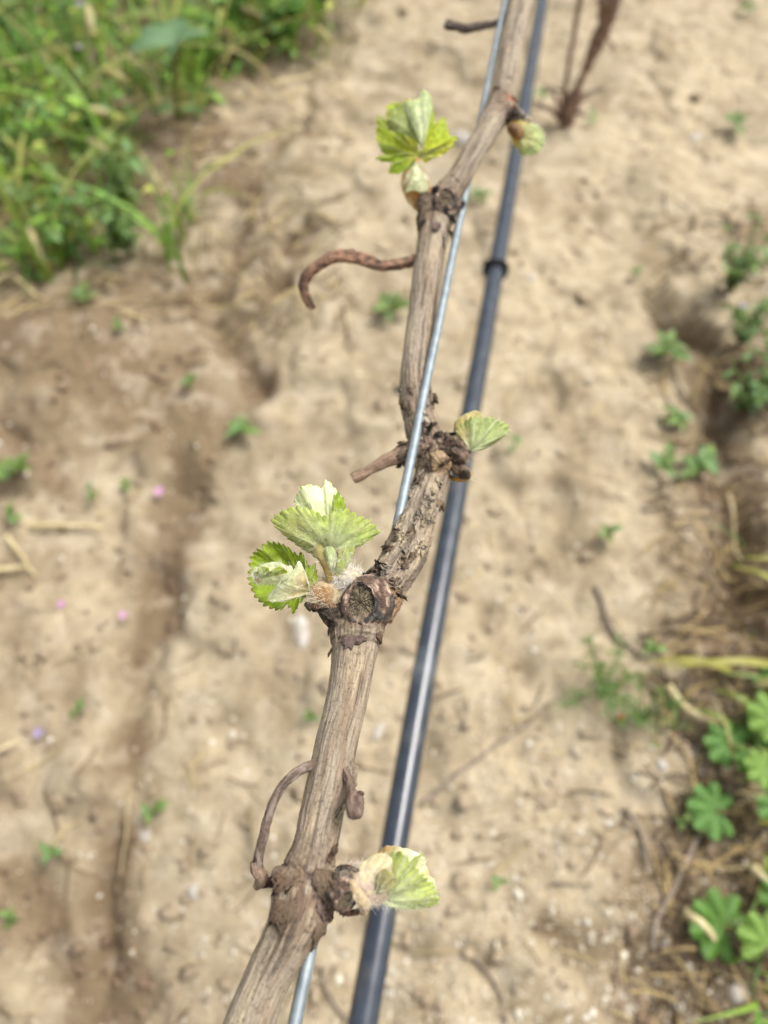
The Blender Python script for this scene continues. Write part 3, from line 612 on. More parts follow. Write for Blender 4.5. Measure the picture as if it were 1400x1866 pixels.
# pruning stub with its dead cut face at node B
def cut_stub(px, py, dep, r, axis_tilt, name, depth=.004, ell=(1., 1.)):
    c = P(px, py, dep); ax = -FF + axis_tilt[0] * FX + axis_tilt[1] * FU; ax /= np.linalg.norm(ax); u = np.cross(ax, FX); u /= np.linalg.norm(u); w = np.cross(u, ax)
    # profile: radius, height (outer skirt -> rim -> inner wall -> fibrous face)
    prof = [(1.95, -1.7), (1.78, -1.15), (1.60, -.72), (1.46, -.42), (1.34, -.16), (1.20, .0), (1.08, .02), (1.0, -.10), (.97, -.24), (.92, -.30), (.8, -.28), (.68, -.26), (.55, -.28), (.42, -.25), (.28, -.27), (.14, -.26), (.02, -.26)]
    ns = 150; th = np.linspace(0, 2 * np.pi, ns, endpoint=False); pr = np.array(catmull([(a, b) for a, b in prof], 70)); VV = []; CC = []; FB = []
    for a, (rr, hh) in enumerate(pr):
        q = np.column_stack([np.cos(th) * 2.2, np.sin(th) * 2.2, np.full(ns, rr * 3)])
        lump = 1 + (.16 * np.cos(th + .7) * sm(1.0, 1.5, rr)) + .10 * noise(q * .5 + 9, 2) + (.07 * noise(q * 1.1, 3) + .035 * noise(q * 3.4, 13) if rr > .92 else 0)
        hz = hh * r + r * (.18 * noise(q * .8, 4) + .09 * noise(q * 2.6, 14)) * sm(.9, 1.05, rr) * sm(1.75, 1.4, rr) + r * .05 * noise(np.column_stack([np.cos(th) * 3, np.sin(th) * 3, np.full(ns, rr * 16)]), 15) * (rr > .95)
        if rr < .92:
            lump = lump; rad_f = noise(np.column_stack([np.cos(th) * 15, np.sin(th) * 15, np.full(ns, rr * 3.2)]), 6) ; spk = noise(np.column_stack([np.cos(th) * rr * 26, np.sin(th) * rr * 26, 0 * th]), 7)
            hz = hz + r * (.06 * rad_f + .06 * spk)
            k = np.clip(.5 + .55 * rad_f + .5 * spk + .25 * (.7 - rr), 0, 1)[:, None]; ccol = lin(72, 64, 50) * .7 * (1 - k) + lin(166, 152, 124) * .72 * k
        else:
            k = sm(-.2, .5, noise(q * 1.4, 8))[:, None]; ccol = lin(118, 96, 82) * .75 * (1 - k) + lin(188, 164, 144) * .84 * k
            if rr > 1.0: g_ = sm(.2, .5, noise(q * .9 + 4, 9))[:, None]; ccol = ccol * (1 - g_) + lin(74, 70, 66) * g_; s3_ = sm(-.1, .5, noise(np.column_stack([np.cos(th) * 3, np.sin(th) * 3, np.full(ns, rr * 14)]), 19))[:, None]; ccol = ccol * (.65 + .6 * s3_)
        VV.append(c + (np.cos(th) * rr * r * lump * ell[0])[:, None] * w + (np.sin(th) * rr * r * lump * ell[1])[:, None] * u + hz[:, None] * ax); CC.append(ccol); FB.append(q * np.array([6, 6, 2.]))
    n = len(pr); i, j = np.meshgrid(np.arange(n - 1), np.arange(ns), indexing='ij'); a = i * ns + j; b = i * ns + (j + 1) % ns
    me = mesh_np(name, np.vstack(VV), np.stack([a, b, b + ns, a + ns], -1).reshape(-1, 4)); setcol(me, np.vstack(CC)); setvec(me, np.vstack(FB), "fibre"); return part(name, me, BARK)
cut_stub(656, 1097, dwire(1097) - .0180, .0041, (-.10, .10), "pruning_stub", ell=(.90, 1.12))
cut_stub(632, 1643, dwire(1641) - .0142, .0021, (.40, -.30), "pruning_stub")
cut_stub(813, 358, dwire(358) - .012, .0032, (.1, .2), "pruning_stub")

# tendrils and twig stubs
def bent(name, pts, seed, cols, ns=22, n=150, amp=.00022, endcut=True):
    """pts: px, py, width px, depth m"""
    L = np.array(pts, float); q = np.column_stack([P(L[:, 0], L[:, 1], L[:, 3]), L[:, 2] / 2 * L[:, 3] / 1400]); q = catmull(q, n); C, R = q[:, :3], q[:, 3].clip(.0003)
    V, F = tube_tri(C, R, ns); s = np.concatenate([[0], np.cumsum(np.linalg.norm(np.diff(C, axis=0), axis=1))]) * 1000; R0 = R
    th = np.linspace(0, 2 * np.pi, ns, endpoint=False); A = np.column_stack([np.tile(np.cos(th) * 2.5, n), np.tile(np.sin(th) * 2.5, n), np.repeat(s, ns)]); A = np.vstack([A, A[:1], A[-1:]]) + seed * 7
    cen = np.vstack([np.repeat(C, ns, 0), C[:1] - 1e-4, C[-1:] + 1e-4]); nn = V - cen; nn /= np.linalg.norm(nn, axis=1)[:, None] + 1e-9
    f1 = fbm(A * np.array([.9, .9, .18]), 3, seed, .6); f2 = fbm(A * .45, 3, seed + 1, .6); f3 = noise(np.column_stack([A[:, 0] * .8, A[:, 1] * .8, A[:, 2] * .08]), seed + 2); V = V + nn * (amp * (1.2 * f1 + 1.2 * f2 - 1.4 * np.exp(-(f3 / .09) ** 2)))[:, None]
    me = mesh_np(name, V, F); k = sm(-.3, .4, f2)[:, None]; k2 = sm(.1, .5, f1)[:, None]; c = cols[0] * (1 - k) + cols[1] * k; c = c * (1 - k2 * .6) + cols[2] * k2 * .6; setcol(me, c); setvec(me, A * np.array([2.2, 2.2, .3]), "fibre")
    return part(name, me, BARK)
dA = float(dwire(1500)) - .006
bent("tendril", [(596, 1396, 14, dA + .007), (566, 1396, 19, dA + .003), (535, 1412, 16, dA - .002), (510, 1440, 17, dA - .002), (492, 1480, 17, dA - .003), (480, 1525, 18, dA - .004), (472, 1560, 18, dA - .004), (470, 1582, 20, dA - .004)], 3, (lin(124, 104, 90) * .78, lin(166, 150, 138) * .8, lin(70, 60, 54) * .8))
bent("leaf_scar_stub", [(466, 1570, 20, dA - .004), (470, 1585, 26, dA - .004), (478, 1598, 24, dA - .004), (472, 1612, 18, dA - .003), (466, 1620, 10, dA - .003)], 4, (lin(152, 128, 108) * .8, lin(176, 152, 130) * .8, lin(110, 92, 76) * .8), n=60)
bent("leaf_scar_stub", [(478, 1614, 12, dA - .003), (492, 1608, 18, dA - .002), (506, 1604, 26, dA)], 14, (lin(80, 60, 48) * .8, lin(60, 48, 40) * .8, lin(40, 34, 30) * .8), n=50)
bent("hook_tendril", [(622, 1395, 16, dA + .004), (638, 1428, 16, dA - .001), (642, 1462, 22, dA - .008), (648, 1482, 24, dA - .009), (653, 1470, 20, dA - .003), (655, 1452, 18, dA - .001), (660, 1444, 12, dA - .001)], 5, (lin(112, 92, 80) * .8, lin(140, 120, 106) * .8, lin(70, 60, 54) * .8), amp=.0003)
dC = float(dwire(840)) + .007
bent("twig_stub", [(745, 820, 34, dC), (722, 832, 29, dC), (700, 842, 23, dC - .001), (672, 857, 21, dC - .002), (650, 869, 22, dC - .003), (643, 873, 20, dC - .003)], 6, (lin(148, 122, 102) * .78, lin(166, 140, 118) * .78, lin(100, 82, 68) * .8))
dT = float(dwire(470)) + .006
bent("tendril", [(780, 470, 18, dT + .004), (755, 474, 19, dT + .003), (720, 482, 21, dT), (690, 483, 22, dT - .002), (655, 470, 24, dT - .004), (620, 466, 23, dT - .005), (588, 478, 21, dT - .004), (562, 500, 21, dT - .002), (553, 525, 20, dT + .001), (562, 548, 19, dT + .004), (571, 562, 13, dT + .006)], 7, (lin(122, 98, 82) * .78, lin(178, 138, 112) * .8, lin(72, 60, 52) * .78), amp=.0005)
dK = float(dwire(45)) + .006
bent("tendril", [(940, 30, 13, dK), (905, 42, 14, dK), (875, 48, 14, dK), (850, 52, 14, dK), (830, 48, 13, dK), (818, 46, 17, dK), (811, 43, 12, dK)], 8, (lin(84, 72, 66) * .8, lin(110, 98, 90) * .8, lin(50, 44, 42) * .8), amp=.0006)

# ---- young leaves and woolly buds
def fan(name, parent, d0, base, outline, cin, cout, teeth=(18, .9), bulge=1.0, pleat=.5, veins=5, tip=None, seed=1, wool=0, wcol=None, closed=False, tint=(), veinc=None, edge=.78, nt=26, thick=.00028, wl=1.1, crinkle=.35):
    """young leaf: ribs fan out from base (px,py,dz mm) to a toothed outline of (px,py,dz mm); d0 metres"""
    B = P(base[0], base[1], d0 + base[2] / 1000)[None][0]; o = np.array(outline, float)
    Q = P(o[:, 0], o[:, 1], d0 + o[:, 2] / 1000); na = 40 * len(outline) if len(outline) < 8 else 26 * len(outline)
    O = catmull(Q, na) if not closed else catmull(np.vstack([Q, Q[:1]]), na)
    s = np.concatenate([[0], np.cumsum(np.linalg.norm(np.diff(O, axis=0), axis=1))]); s /= s[-1]; O = np.column_stack([np.interp(np.linspace(0, 1, na), s, O[:, k]) for k in range(3)]); a = np.linspace(0, 1, na)
    D = O - B; rl = np.linalg.norm(D, axis=1); out = D / (rl[:, None] + 1e-9)
    r = np.random.default_rng(seed); ph = a * teeth[0] + .35 * noise(np.column_stack([a * teeth[0] * .5, a * 0, a * 0]) + seed, seed); fr = ph % 1
    saw = np.where(fr < .62, fr / .62, (1 - fr) / .38); size = (.65 + .6 * (_hash(np.floor(ph).astype(np.int64), 0, 0, seed) * .5 + .5)); fade = np.clip(np.minimum(a, 1 - a) * 14, 0, 1)
    tv = 1.05 * (teeth[1] / 1000) * (np.sin(saw * np.pi / 2) ** 1.1 - .45) * size * fade
    t = np.linspace(0, 1, nt) ** .85; Nc = -FF
    va = (a * veins) % 1; vd = np.abs(va - .5); vr = -np.cos(va * 2 * np.pi)
    T_, A_ = np.meshgrid(t, np.arange(na), indexing='ij')
    A_ = A_.astype(int); base_pos = B + D[A_] * T_[..., None] + out[A_] * (tv[A_] * sm(.72, 1, T_))[..., None]
    rlm = rl[A_]
    z = bulge * MM * np.sin(np.pi * T_ ** .8) + pleat * MM * vr[A_] * T_ * (1 - .35 * T_)
    pp = base_pos.reshape(-1, 3) * 420; z = z + crinkle * MM * (fbm(pp, 2, seed)).reshape(z.shape) * sm(0, .5, T_)
    vdist = vd[A_] / veins * (s[-1] * 0 + rlm * 2.4) * T_ * 1000
    vm = np.exp(-(vdist / .28) ** 2)
    ph2 = (T_ * 7.5 - vd[A_] * 3.4) % 1; v2 = np.exp(-((np.minimum(ph2, 1 - ph2)) / .10) ** 2) * sm(.08, .3, T_)
    z = z + .14 * MM * vm + .07 * MM * v2
    V = base_pos + z[..., None] * Nc
    C = (cin * (1 - sm(.15, edge + .2, T_)[..., None]) + cout * sm(.15, edge + .2, T_)[..., None])
    mot = fbm(V.reshape(-1, 3) * 900, 3, seed + 3).reshape(T_.shape)
    st_ = fbm(np.column_stack([(A_ / na * rl.mean() * 2600).ravel(), (T_ * 4).ravel(), 0 * T_.ravel()]), 3, seed + 8, .7).reshape(T_.shape); C = C * (1.04 + .30 * mot[..., None] + .38 * (st_ * sm(.05, .4, T_))[..., None]); vc = (lin(214, 214, 160) * .8 if veinc is None else veinc)
    C = C * (1 - .65 * vm[..., None]) + vc * .65 * vm[..., None]; C = C * (1 - .38 * v2[..., None]) + vc * .38 * v2[..., None]
    gp = (sm(-.05, .45, fbm(V.reshape(-1, 3) * 330, 3, seed + 12)).reshape(T_.shape) * (1 - vm) * (1 - .6 * v2) * .42 * sm(.1, .5, T_))[..., None]; C = C * (1 - gp) + cout * np.array([.62, .74, .45]) * gp
    if tip is not None:
        k = (sm(.93, 1, T_) * sm(.55, .9, saw[A_]) )[..., None] * .8; C = C * (1 - k) + tip * k
    for (tx, ty, tr, tc_, ts) in tint:
        c0 = P(tx, ty, d0); kk = (ts * np.exp(-(np.linalg.norm(V - c0, axis=2) / (tr * d0 / 1400)) ** 2))[..., None] * (1 + .3 * mot[..., None]); kk = kk.clip(0, 1); C = C * (1 - kk) + tc_ * kk
    i, j = np.meshgrid(np.arange(nt - 1), np.arange(na - 1), indexing='ij'); q = i * na + j
    me = mesh_np(name, V.reshape(-1, 3), np.stack([q, q + 1, q + na + 1, q + na], -1).reshape(-1, 4)); setcol(me, C.reshape(-1, 3))
    ob = part(name, me, YOUNG, parent); m_ = ob.modifiers.new("t", 'SOLIDIFY'); m_.thickness = thick; m_.offset = 0
    if wool:
        idx = r.integers(0, nt * na, wool); pts = V.reshape(-1, 3)[idx]; dirs = out[idx % na] * .8 + r.normal(0, .5, (wool, 3)) + Nc * .35
        hairs(parent, pts + Nc * .0002, dirs, wl * .55 * MM, wcol if wcol is not None else lin(236, 238, 220) * .9, seed)
    return ob
def hairs(parent, pts, dirs, length, col, seed, width=.000055, name="wool"):
    r = np.random.default_rng(seed + 77); n = len(pts); d = dirs / (np.linalg.norm(dirs, axis=1)[:, None] + 1e-9); L = length * r.uniform(.4, 1.3, (n, 1)); bend = r.normal(0, .9, (n, 3))
    w = np.cross(d, FF); w /= np.linalg.norm(w, axis=1)[:, None] + 1e-9; w *= width
    rows = []
    for k in range(5):
        u = k / 4; c = pts + d * L * u + bend * L * u * u; rows += [c - w * (1 - .7 * u), c + w * (1 - .7 * u)]
    V = np.stack(rows, 1).reshape(-1, 3); f = np.array([[2 * k, 2 * k + 1, 2 * k + 3, 2 * k + 2] for k in range(4)]); F = (f[None] + (np.arange(n) * 10)[:, None, None]).reshape(-1, 4)
    me = mesh_np(name, V, F); c = np.clip(col * (1 + .12 * r.normal(size=(n, 1))), 0, .95); setcol(me, np.repeat(c, 10, 0)); o = part(name, me, WOOL, parent); o["kind"] = "stuff"; return o
def bud(name, pts, seed, ca, cb, cc=None, amp=.0004, parent=None, wool=900, wl=1.6, wcol=None, n=70, ns=36, m=YOUNG, flat=None):
    """woolly bud body: skin of revolution along pts (px,py,width px,depth m), lumpy"""
    L = np.array(pts, float); q = catmull(np.column_stack([P(L[:, 0], L[:, 1], L[:, 3]), L[:, 2] / 2 * L[:, 3] / 1400]), n); C, R = q[:, :3], q[:, 3].clip(.0002)
    V, F = tube_tri(C, R, ns); cen = np.vstack([np.repeat(C, ns, 0), C[:1] - 1e-4, C[-1:] + 1e-4]); nn = V - cen; nn /= np.linalg.norm(nn, axis=1)[:, None] + 1e-9
    f = fbm(V * 300 + seed, 3, seed, .6); g = fbm(V * 900 + seed, 3, seed + 1, .6); V = V + nn * (amp * (f * 1.6 + g * .5))[:, None]
    u = np.concatenate([np.repeat(np.linspace(0, 1, n), ns), [0, 1]])
    me = mesh_np(name, V, F); k = sm(-.25, .35, f + (u - .5) * .6)[:, None]; c = ca * (1 - k) + cb * k
    if cc is not None: k2 = sm(.15, .45, fbm(V * 260 - seed, 2, seed + 5))[:, None]; c = c * (1 - k2) + cc * k2
    c = c * (1 + .25 * g[:, None]); setcol(me, c); ob = part(name, me, m, parent)
    if wool:
        r = np.random.default_rng(seed); idx = r.integers(0, len(V) - 2, wool); T = np.gradient(C, axis=0); T /= np.linalg.norm(T, axis=1)[:, None]
        hairs(ob, V[idx], nn[idx] * .35 + T[np.minimum(idx // ns, n - 1)] * .7 + r.normal(0, .45, (wool, 3)), wl * .6 * MM, wcol if wcol is not None else lin(238, 228, 208) * .9, seed)
    return ob
WHITE = lin(238, 240, 214) * .95; PALEG = lin(196, 206, 112) * .86; LEAFG = lin(182, 198, 52) * .90; DEEPG = lin(162, 186, 38) * .88; CREAM = lin(228, 214, 178) * .92; ORANGE = lin(214, 166, 96) * .80; PINKW = lin(222, 200, 186) * .78; SAGE = lin(194, 206, 146) * .88
YGREEN = lin(212, 214, 56) * .95; TIPC = lin(150, 120, 50) * .7; BROWNS = lin(112, 78, 54) * .8

# shoot at the lowest node (right)
d1 = float(dwire(1620)) - .008
s1 = bud("shoot", [(612, 1614, 44, d1), (636, 1610, 52, d1), (658, 1610, 62, d1 - .002), (680, 1612, 66, d1 - .002), (700, 1612, 58, d1), (716, 1612, 24, d1)], 21, lin(236, 222, 200) * .92, lin(228, 208, 196) * .88, lin(222, 196, 160) * .85, .0005, None, 2600, 1.5, lin(244, 232, 220) * .97)
bud("bud_scale", [(640, 1605, 12, d1 - .006), (648, 1620, 17, d1 - .007), (657, 1636, 20, d1 - .007), (664, 1648, 18, d1 - .006), (672, 1640, 10, d1 - .005)], 22, lin(226, 202, 164) * .85, lin(236, 216, 184) * .88, lin(150, 120, 92) * .8, .0004, s1, 300, 1.2)
bud("bud_scale", [(622, 1660, 10, d1 - .002), (640, 1664, 12, d1 - .003), (660, 1660, 12, d1 - .003), (670, 1650, 8, d1 - .003)], 23, BROWNS, lin(190, 160, 130) * .8, dark, .0004, s1, 60, 1.2)
bud("bud_scale", [(612, 1585, 10, d1 - .003), (630, 1582, 12, d1 - .004), (655, 1588, 9, d1 - .004)], 24, dark, BROWNS, dark, .0005, s1, 80, 1.2)
fan("leaf", s1, d1 + .004, (672, 1624, -1), [(660, 1586, 0), (672, 1568, 1), (688, 1555, 1), (710, 1541, 0), (733, 1545, -1), (756, 1553, -2), (772, 1562, -1), (779, 1588, 0), (790, 1602, 0), (794, 1618, 0), (790, 1632, 0)], ORANGE, WHITE, (10, .25), 2.6, .3, 4, None, 31, 260, lin(240, 240, 226) * .95, edge=.75, tint=((700, 1556, 32, lin(216, 168, 92) * .85, .9), (665, 1595, 24, CREAM, .8), (785, 1590, 12, lin(220, 196, 110) * .85, .8)))
fan("leaf", s1, d1 - .003, (690, 1632, 1), [(688, 1612, 1), (684, 1586, 2), (693, 1568, 1), (712, 1557, 0), (735, 1555, -1), (746, 1568, -2), (768, 1557, -2), (758, 1578, -2), (766, 1592, -1), (777, 1604, 0), (787, 1614, 1), (796, 1626, 2), (796, 1646, 3), (773, 1654, 3), (741, 1652, 3), (716, 1646, 2)], SAGE * 1.1, PALEG, (24, .95), 2.2, .55, 5, LEAFG, 32, 1300, tint=((694, 1590, 26, lin(214, 186, 120) * .82, .8), (720, 1640, 26, WHITE, .55), (768, 1640, 26, lin(196, 204, 130) * .8, .4)), wcol=lin(228, 234, 204) * .9, veinc=lin(230, 232, 196) * .85, edge=.9)
fan("stipule", s1, d1 - .0035, (640, 1628, 1), [(640, 1596, 1), (658, 1576, 0), (682, 1558, 0), (706, 1556, 0), (716, 1580, -1), (712, 1612, -1), (698, 1636, 0), (672, 1648, 1)], lin(240, 228, 212) * .97, lin(230, 216, 180) * .92, (5, .2), 2.6, .35, 4, None, 34, 900, lin(246, 236, 224) * .97, veinc=CREAM)
fan("stipule", s1, d1 - .006, (684, 1628, 0), [(686, 1600, 0), (696, 1584, -1), (712, 1590, -2), (722, 1606, -1), (712, 1622, 0)], lin(226, 206, 160) * .8, lin(200, 190, 120) * .78, (5, .3), .8, .3, 3, None, 33, 120)

# two shoots at the cut node
d2 = float(dwire(1080)) - .012
s2 = bud("shoot", [(622, 1098, 38, d2 + .002), (605, 1086, 50, d2), (590, 1078, 48, d2 - .001), (575, 1072, 36, d2 - .001), (560, 1068, 20, d2)], 41, CREAM, lin(228, 200, 160) * .8, lin(206, 160, 104) * .8, .0004, None, 2200, 1.8, lin(244, 232, 208) * .95)
bud("bud_scale", [(556, 1101, 9, d2 - .002), (575, 1106, 14, d2 - .003), (598, 1112, 16, d2 - .003), (614, 1106, 12, d2 - .003)], 42, BROWNS, lin(166, 128, 96) * .8, dark, .0003, s2, 60, 1.0)
bud("bud_scale", [(560, 1098, 7, d2 - .003), (562, 1108, 7, d2 - .003), (566, 1114, 3, d2 - .003)], 43, BROWNS, dark, dark, .0002, s2, 0)
fan("leaf", s2, d2 + .000, (552, 1066, 1), [(566, 1040, 1), (556, 1020, 1), (549, 1009, 0), (540, 1012, 0), (523, 997, 0), (503, 991, 1), (486, 990, 2), (478, 1000, 2), (462, 1010, 3), (458, 1028, 3), (455, 1052, 3), (462, 1078, 2), (476, 1097, 1), (497, 1108, 1), (514, 1109, 0), (524, 1100, 0), (536, 1114, -1), (548, 1096, -1), (562, 1084, 0)], LEAFG, DEEPG, (31, 1.15), -1.2, .5, 7, TIPC, 51, 260, lin(220, 226, 180) * .85, veinc=lin(186, 200, 100) * .8, edge=.6, wl=1.0)
fan("leaf", s2, d2 - .003, (560, 1072, 1), [(548, 1010, 0), (556, 1018, -1), (562, 1034, -1), (574, 1030, 0), (577, 1046, 0), (578, 1058, 0), (570, 1070, 1)], YGREEN, DEEPG, (9, .9), 1.0, .5, 3, TIPC, 52, 80, None, edge=.5)
fan("stipule", s2, d2 - .008, (567, 1078, 2), [(562, 1060, 0), (553, 1036, -2), (545, 1022, -3), (536, 1036, -3), (522, 1052, -2), (502, 1068, -1), (488, 1092, 1), (512, 1096, 1), (540, 1088, 1)], lin(232, 214, 170) * .95, WHITE * 1.05, (4, .2), 1.6, .3, 3, None, 53, 420, lin(248, 244, 228) * .97, tint=((548, 1054, 14, lin(220, 176, 104) * .9, .9), (560, 1066, 10, lin(190, 190, 80) * .8, .6)))
bud("curled_leaf", [(532, 1040, 16, d2 - .008), (518, 1044, 30, d2 - .009), (500, 1045, 36, d2 - .010), (482, 1048, 34, d2 - .009), (468, 1050, 22, d2 - .008), (462, 1052, 8, d2 - .008)], 54, lin(214, 218, 180) * .92, WHITE * 1.05, lin(222, 188, 176) * .9, .0005, s2, 700, 1.2, lin(240, 240, 222) * .95)
fan("leaf", s2, d2 - .014, (476, 1054, 1), [(466, 1046, 1), (474, 1036, 0), (486, 1034, -1), (494, 1040, -1), (506, 1034, -1), (518, 1036, 0), (524, 1044, 1)], SAGE, LEAFG, (8, .4), .6, .3, 3, None, 55, 100)
fan("stipule", s2, d2 - .010, (524, 1046, 1), [(524, 1038, 0), (512, 1026, -1), (492, 1025, -1), (474, 1032, 0), (464, 1046, 1)], WHITE, WHITE, (3, .1), 1.2, .2, 2, None, 56, 160)
s3 = bud("shoot", [(655, 1066, 30, d2 + .002), (640, 1056, 40, d2), (625, 1052, 38, d2 - .001), (610, 1052, 26, d2 - .001), (600, 1054, 14, d2)], 61, CREAM, lin(232, 224, 214) * .82, lin(212, 178, 140) * .8, .0004, None, 2600, 2.2, lin(246, 242, 236) * .97)
bud("petiole", [(602, 1056, 16, d2 - .003), (597, 1036, 17, d2 - .004), (589, 1018, 19, d2 - .004), (581, 1002, 20, d2 - .003), (574, 990, 12, d2 - .002)], 62, lin(196, 168, 96) * .8, lin(206, 196, 136) * .8, lin(166, 160, 70) * .8, .0002, s3, 260, 1.5)
bud("petiole", [(616, 1052, 18, d2 - .002), (620, 1030, 20, d2 - .003), (622, 1012, 16, d2 - .003), (618, 1000, 10, d2 - .003)], 63, YGREEN, lin(206, 206, 110) * .8, PALEG, .0002, s3, 360, 1.8)
fan("leaf", s3, d2 + .003, (603, 1000, 0), [(560, 955, 2), (540, 922, 2), (539, 910, 2), (545, 896, 1), (551, 887, 0), (570, 884, 0), (587, 890, 1), (594, 876, 1), (603, 883, 2), (617, 900, 3), (628, 916, 3), (629, 930, 3), (632, 950, 3)], SAGE, WHITE * 1.06, (16, .75), 1.5, .4, 4, LEAFG, 64, 900, lin(246, 248, 236) * .97, veinc=WHITE, edge=.62)
fan("leaf", s3, d2 + .001, (610, 985, 0), [(606, 925, -.5), (609, 905, -.5), (613, 899, -.5), (618, 901, 0), (629, 915, 0), (628, 930, 0)], LEAFG, DEEPG, (5, .9), .6, .3, 2, TIPC, 65, 40)
fan("leaf", s3, d2 - .003, (601, 1002, 2), [(592, 1030, 3), (570, 1010, 3), (544, 994, 3), (518, 974, 2), (497, 948, 1), (520, 930, 0), (541, 925, 0), (566, 929, -1), (582, 938, -1), (596, 942, -1), (614, 931, -1), (633, 930, 0), (649, 940, 0), (666, 947, 1), (684, 960, 2), (688, 972, 2), (663, 990, 2), (645, 1000, 3), (628, 1020, 3)], SAGE, PALEG, (30, 1.1), 2.4, .65, 6, LEAFG, 66, 1700, lin(226, 234, 196) * .9, tint=((540, 965, 26, lin(196, 186, 120) * .78, .55), (580, 1006, 22, lin(206, 176, 110) * .8, .6), (605, 990, 24, WHITE, .5)), veinc=lin(214, 216, 160) * .82, edge=.85)
fan("stipule", s3, d2 - .005, (606, 1046, 1), [(590, 1008, 0), (594, 998, -1), (604, 996, -1), (612, 1006, 0), (612, 1026, 0)], WHITE * .95, SAGE, (3, .1), 1.0, .2, 2, None, 67, 200)
fan("stipule", s3, d2 - .004, (618, 1046, 1), [(618, 1020, 0), (628, 1000, 0), (646, 996, 1), (640, 1018, 1), (630, 1040, 1)], SAGE, PALEG, (5, .4), .8, .3, 2, None, 68, 200)

# shoot on the right of the third node
d3 = float(dwire(810)) + .000
s4 = bud("shoot", [(815, 812, 34, d3 + .004), (832, 805, 34, d3 + .002), (846, 800, 32, d3 + .001), (858, 796, 22, d3), (866, 794, 10, d3)], 71, CREAM, ORANGE, PALEG, .0004, None, 300, 1.4)
fan("leaf", s4, d3 + .003, (850, 815, 1), [(832, 800, 1), (828, 784, 1), (830, 768, 0), (846, 756, 0), (864, 749, 1), (876, 752, 1), (879, 764, 1), (870, 780, 1)], ORANGE, lin(216, 200, 140) * .8, (6, .2), 2.0, .3, 3, None, 72, 120)
fan("leaf", s4, d3 - .002, (857, 822, 1), [(840, 806, 2), (832, 786, 1), (846, 770, 0), (861, 762, -1), (877, 763, -1), (892, 761, 0), (907, 767, 1), (922, 773, 2), (928, 783, 3), (915, 798, 3), (889, 815, 3), (870, 822, 2)], SAGE * 1.05, lin(182, 196, 120) * .76, (20, .85), 2.2, .55, 5, LEAFG, 73, 500, tint=((842, 795, 16, lin(226, 196, 130) * .85, .8), (860, 806, 12, WHITE, .5)), wcol= lin(230, 234, 204) * .9, veinc=lin(232, 234, 200) * .85, edge=.9)
bud("bud_scale", [(812, 792, 10, d3 - .001), (822, 800, 14, d3 - .002), (834, 806, 16, d3 - .002), (846, 816, 14, d3 - .002), (853, 822, 8, d3 - .002)], 74, brown, lin(166, 142, 122) * .8, dark, .0006, s4, 60, 1.3)
bud("bud_scale", [(818, 868, 8, d3 + .001), (832, 873, 11, d3 + .000), (848, 872, 12, d3 + .000), (858, 862, 8, d3 + .001)], 75, lin(214, 168, 80) * .8, lin(220, 184, 110) * .8, BROWNS, .0003, s4, 80, 1.0)
bud("bud_scale", [(818, 846, 14, d3 - .001), (834, 856, 22, d3 - .002), (848, 862, 18, d3 - .002), (858, 868, 6, d3 - .001)], 76, brown, lin(150, 128, 108) * .8, dark, .0008, s4, 40, 1.2)
bud("bud_scale", [(828, 826, 26, d3 - .001), (840, 832, 28, d3 - .002), (850, 838, 18, d3 - .001)], 77, brown, lin(160, 136, 122) * .8, purp, .0006, s4, 60, 1.2)

# large leafy shoot near the top
d4 = float(dwire(340)) - .002
s5 = bud("shoot", [(785, 385, 30, d4 + .002), (770, 368, 38, d4), (762, 350, 50, d4), (757, 334, 50, d4), (755, 318, 40, d4), (756, 300, 28, d4), (762, 285, 14, d4)], 81, lin(206, 150, 84) * .8, WHITE, lin(214, 170, 96) * .8, .0005, None, 400, 1.6)
fan("stipule", s5, d4 - .006, (758, 300, 2), [(738, 345, 2), (740, 352, 0), (752, 347, -1), (768, 350, -1), (780, 346, 0), (776, 325, 1)], WHITE * .95, lin(220, 220, 180) * .8, (4, .2), 1.5, .3, 2, None, 82, 140)
fan("leaf", s5, d4 + .004, (762, 278, 0), [(742, 300, 1), (715, 290, 2), (693, 270, 3), (687, 240, 3), (690, 212, 3), (702, 220, 2), (709, 191, 2), (734, 187, 2), (752, 184, 3), (764, 180, 3)], YGREEN, LEAFG, (20, 1.6), -2.0, .8, 5, YGREEN, 83, 0, None, edge=.6)
fan("leaf", s5, d4 - .001, (764, 262, 2), [(708, 236, 0), (706, 222, -1), (712, 200, -2), (722, 196, -2), (734, 190, -2), (746, 212, -1), (760, 240, 0)], SAGE, lin(186, 196, 110) * .76, (5, .4), 2.4, .5, 3, None, 84, 200)
fan("leaf", s5, d4 - .003, (770, 274, 1), [(756, 240, 0), (745, 212, -1), (735, 189, -1), (748, 184, -2), (761, 182, -2), (767, 166, -2), (774, 164, -2), (784, 177, -1), (788, 198, 0), (780, 220, 1), (775, 248, 1)], WHITE, lin(214, 224, 176) * .82, (9, .5), 2.2, .7, 4, LEAFG, 85, 300, None, veinc=SAGE)
fan("leaf", s5, d4 - .000, (766, 284, 1), [(774, 240, 1), (779, 220, 1), (790, 204, 2), (793, 226, 1), (809, 215, 1), (816, 238, 0), (822, 250, 0), (832, 251, -1), (817, 274, -1), (790, 288, 0), (774, 295, 0)], YGREEN, LEAFG, (14, 1.6), 1.4, .8, 4, TIPC, 86, 0, None, veinc=YGREEN, edge=.5)
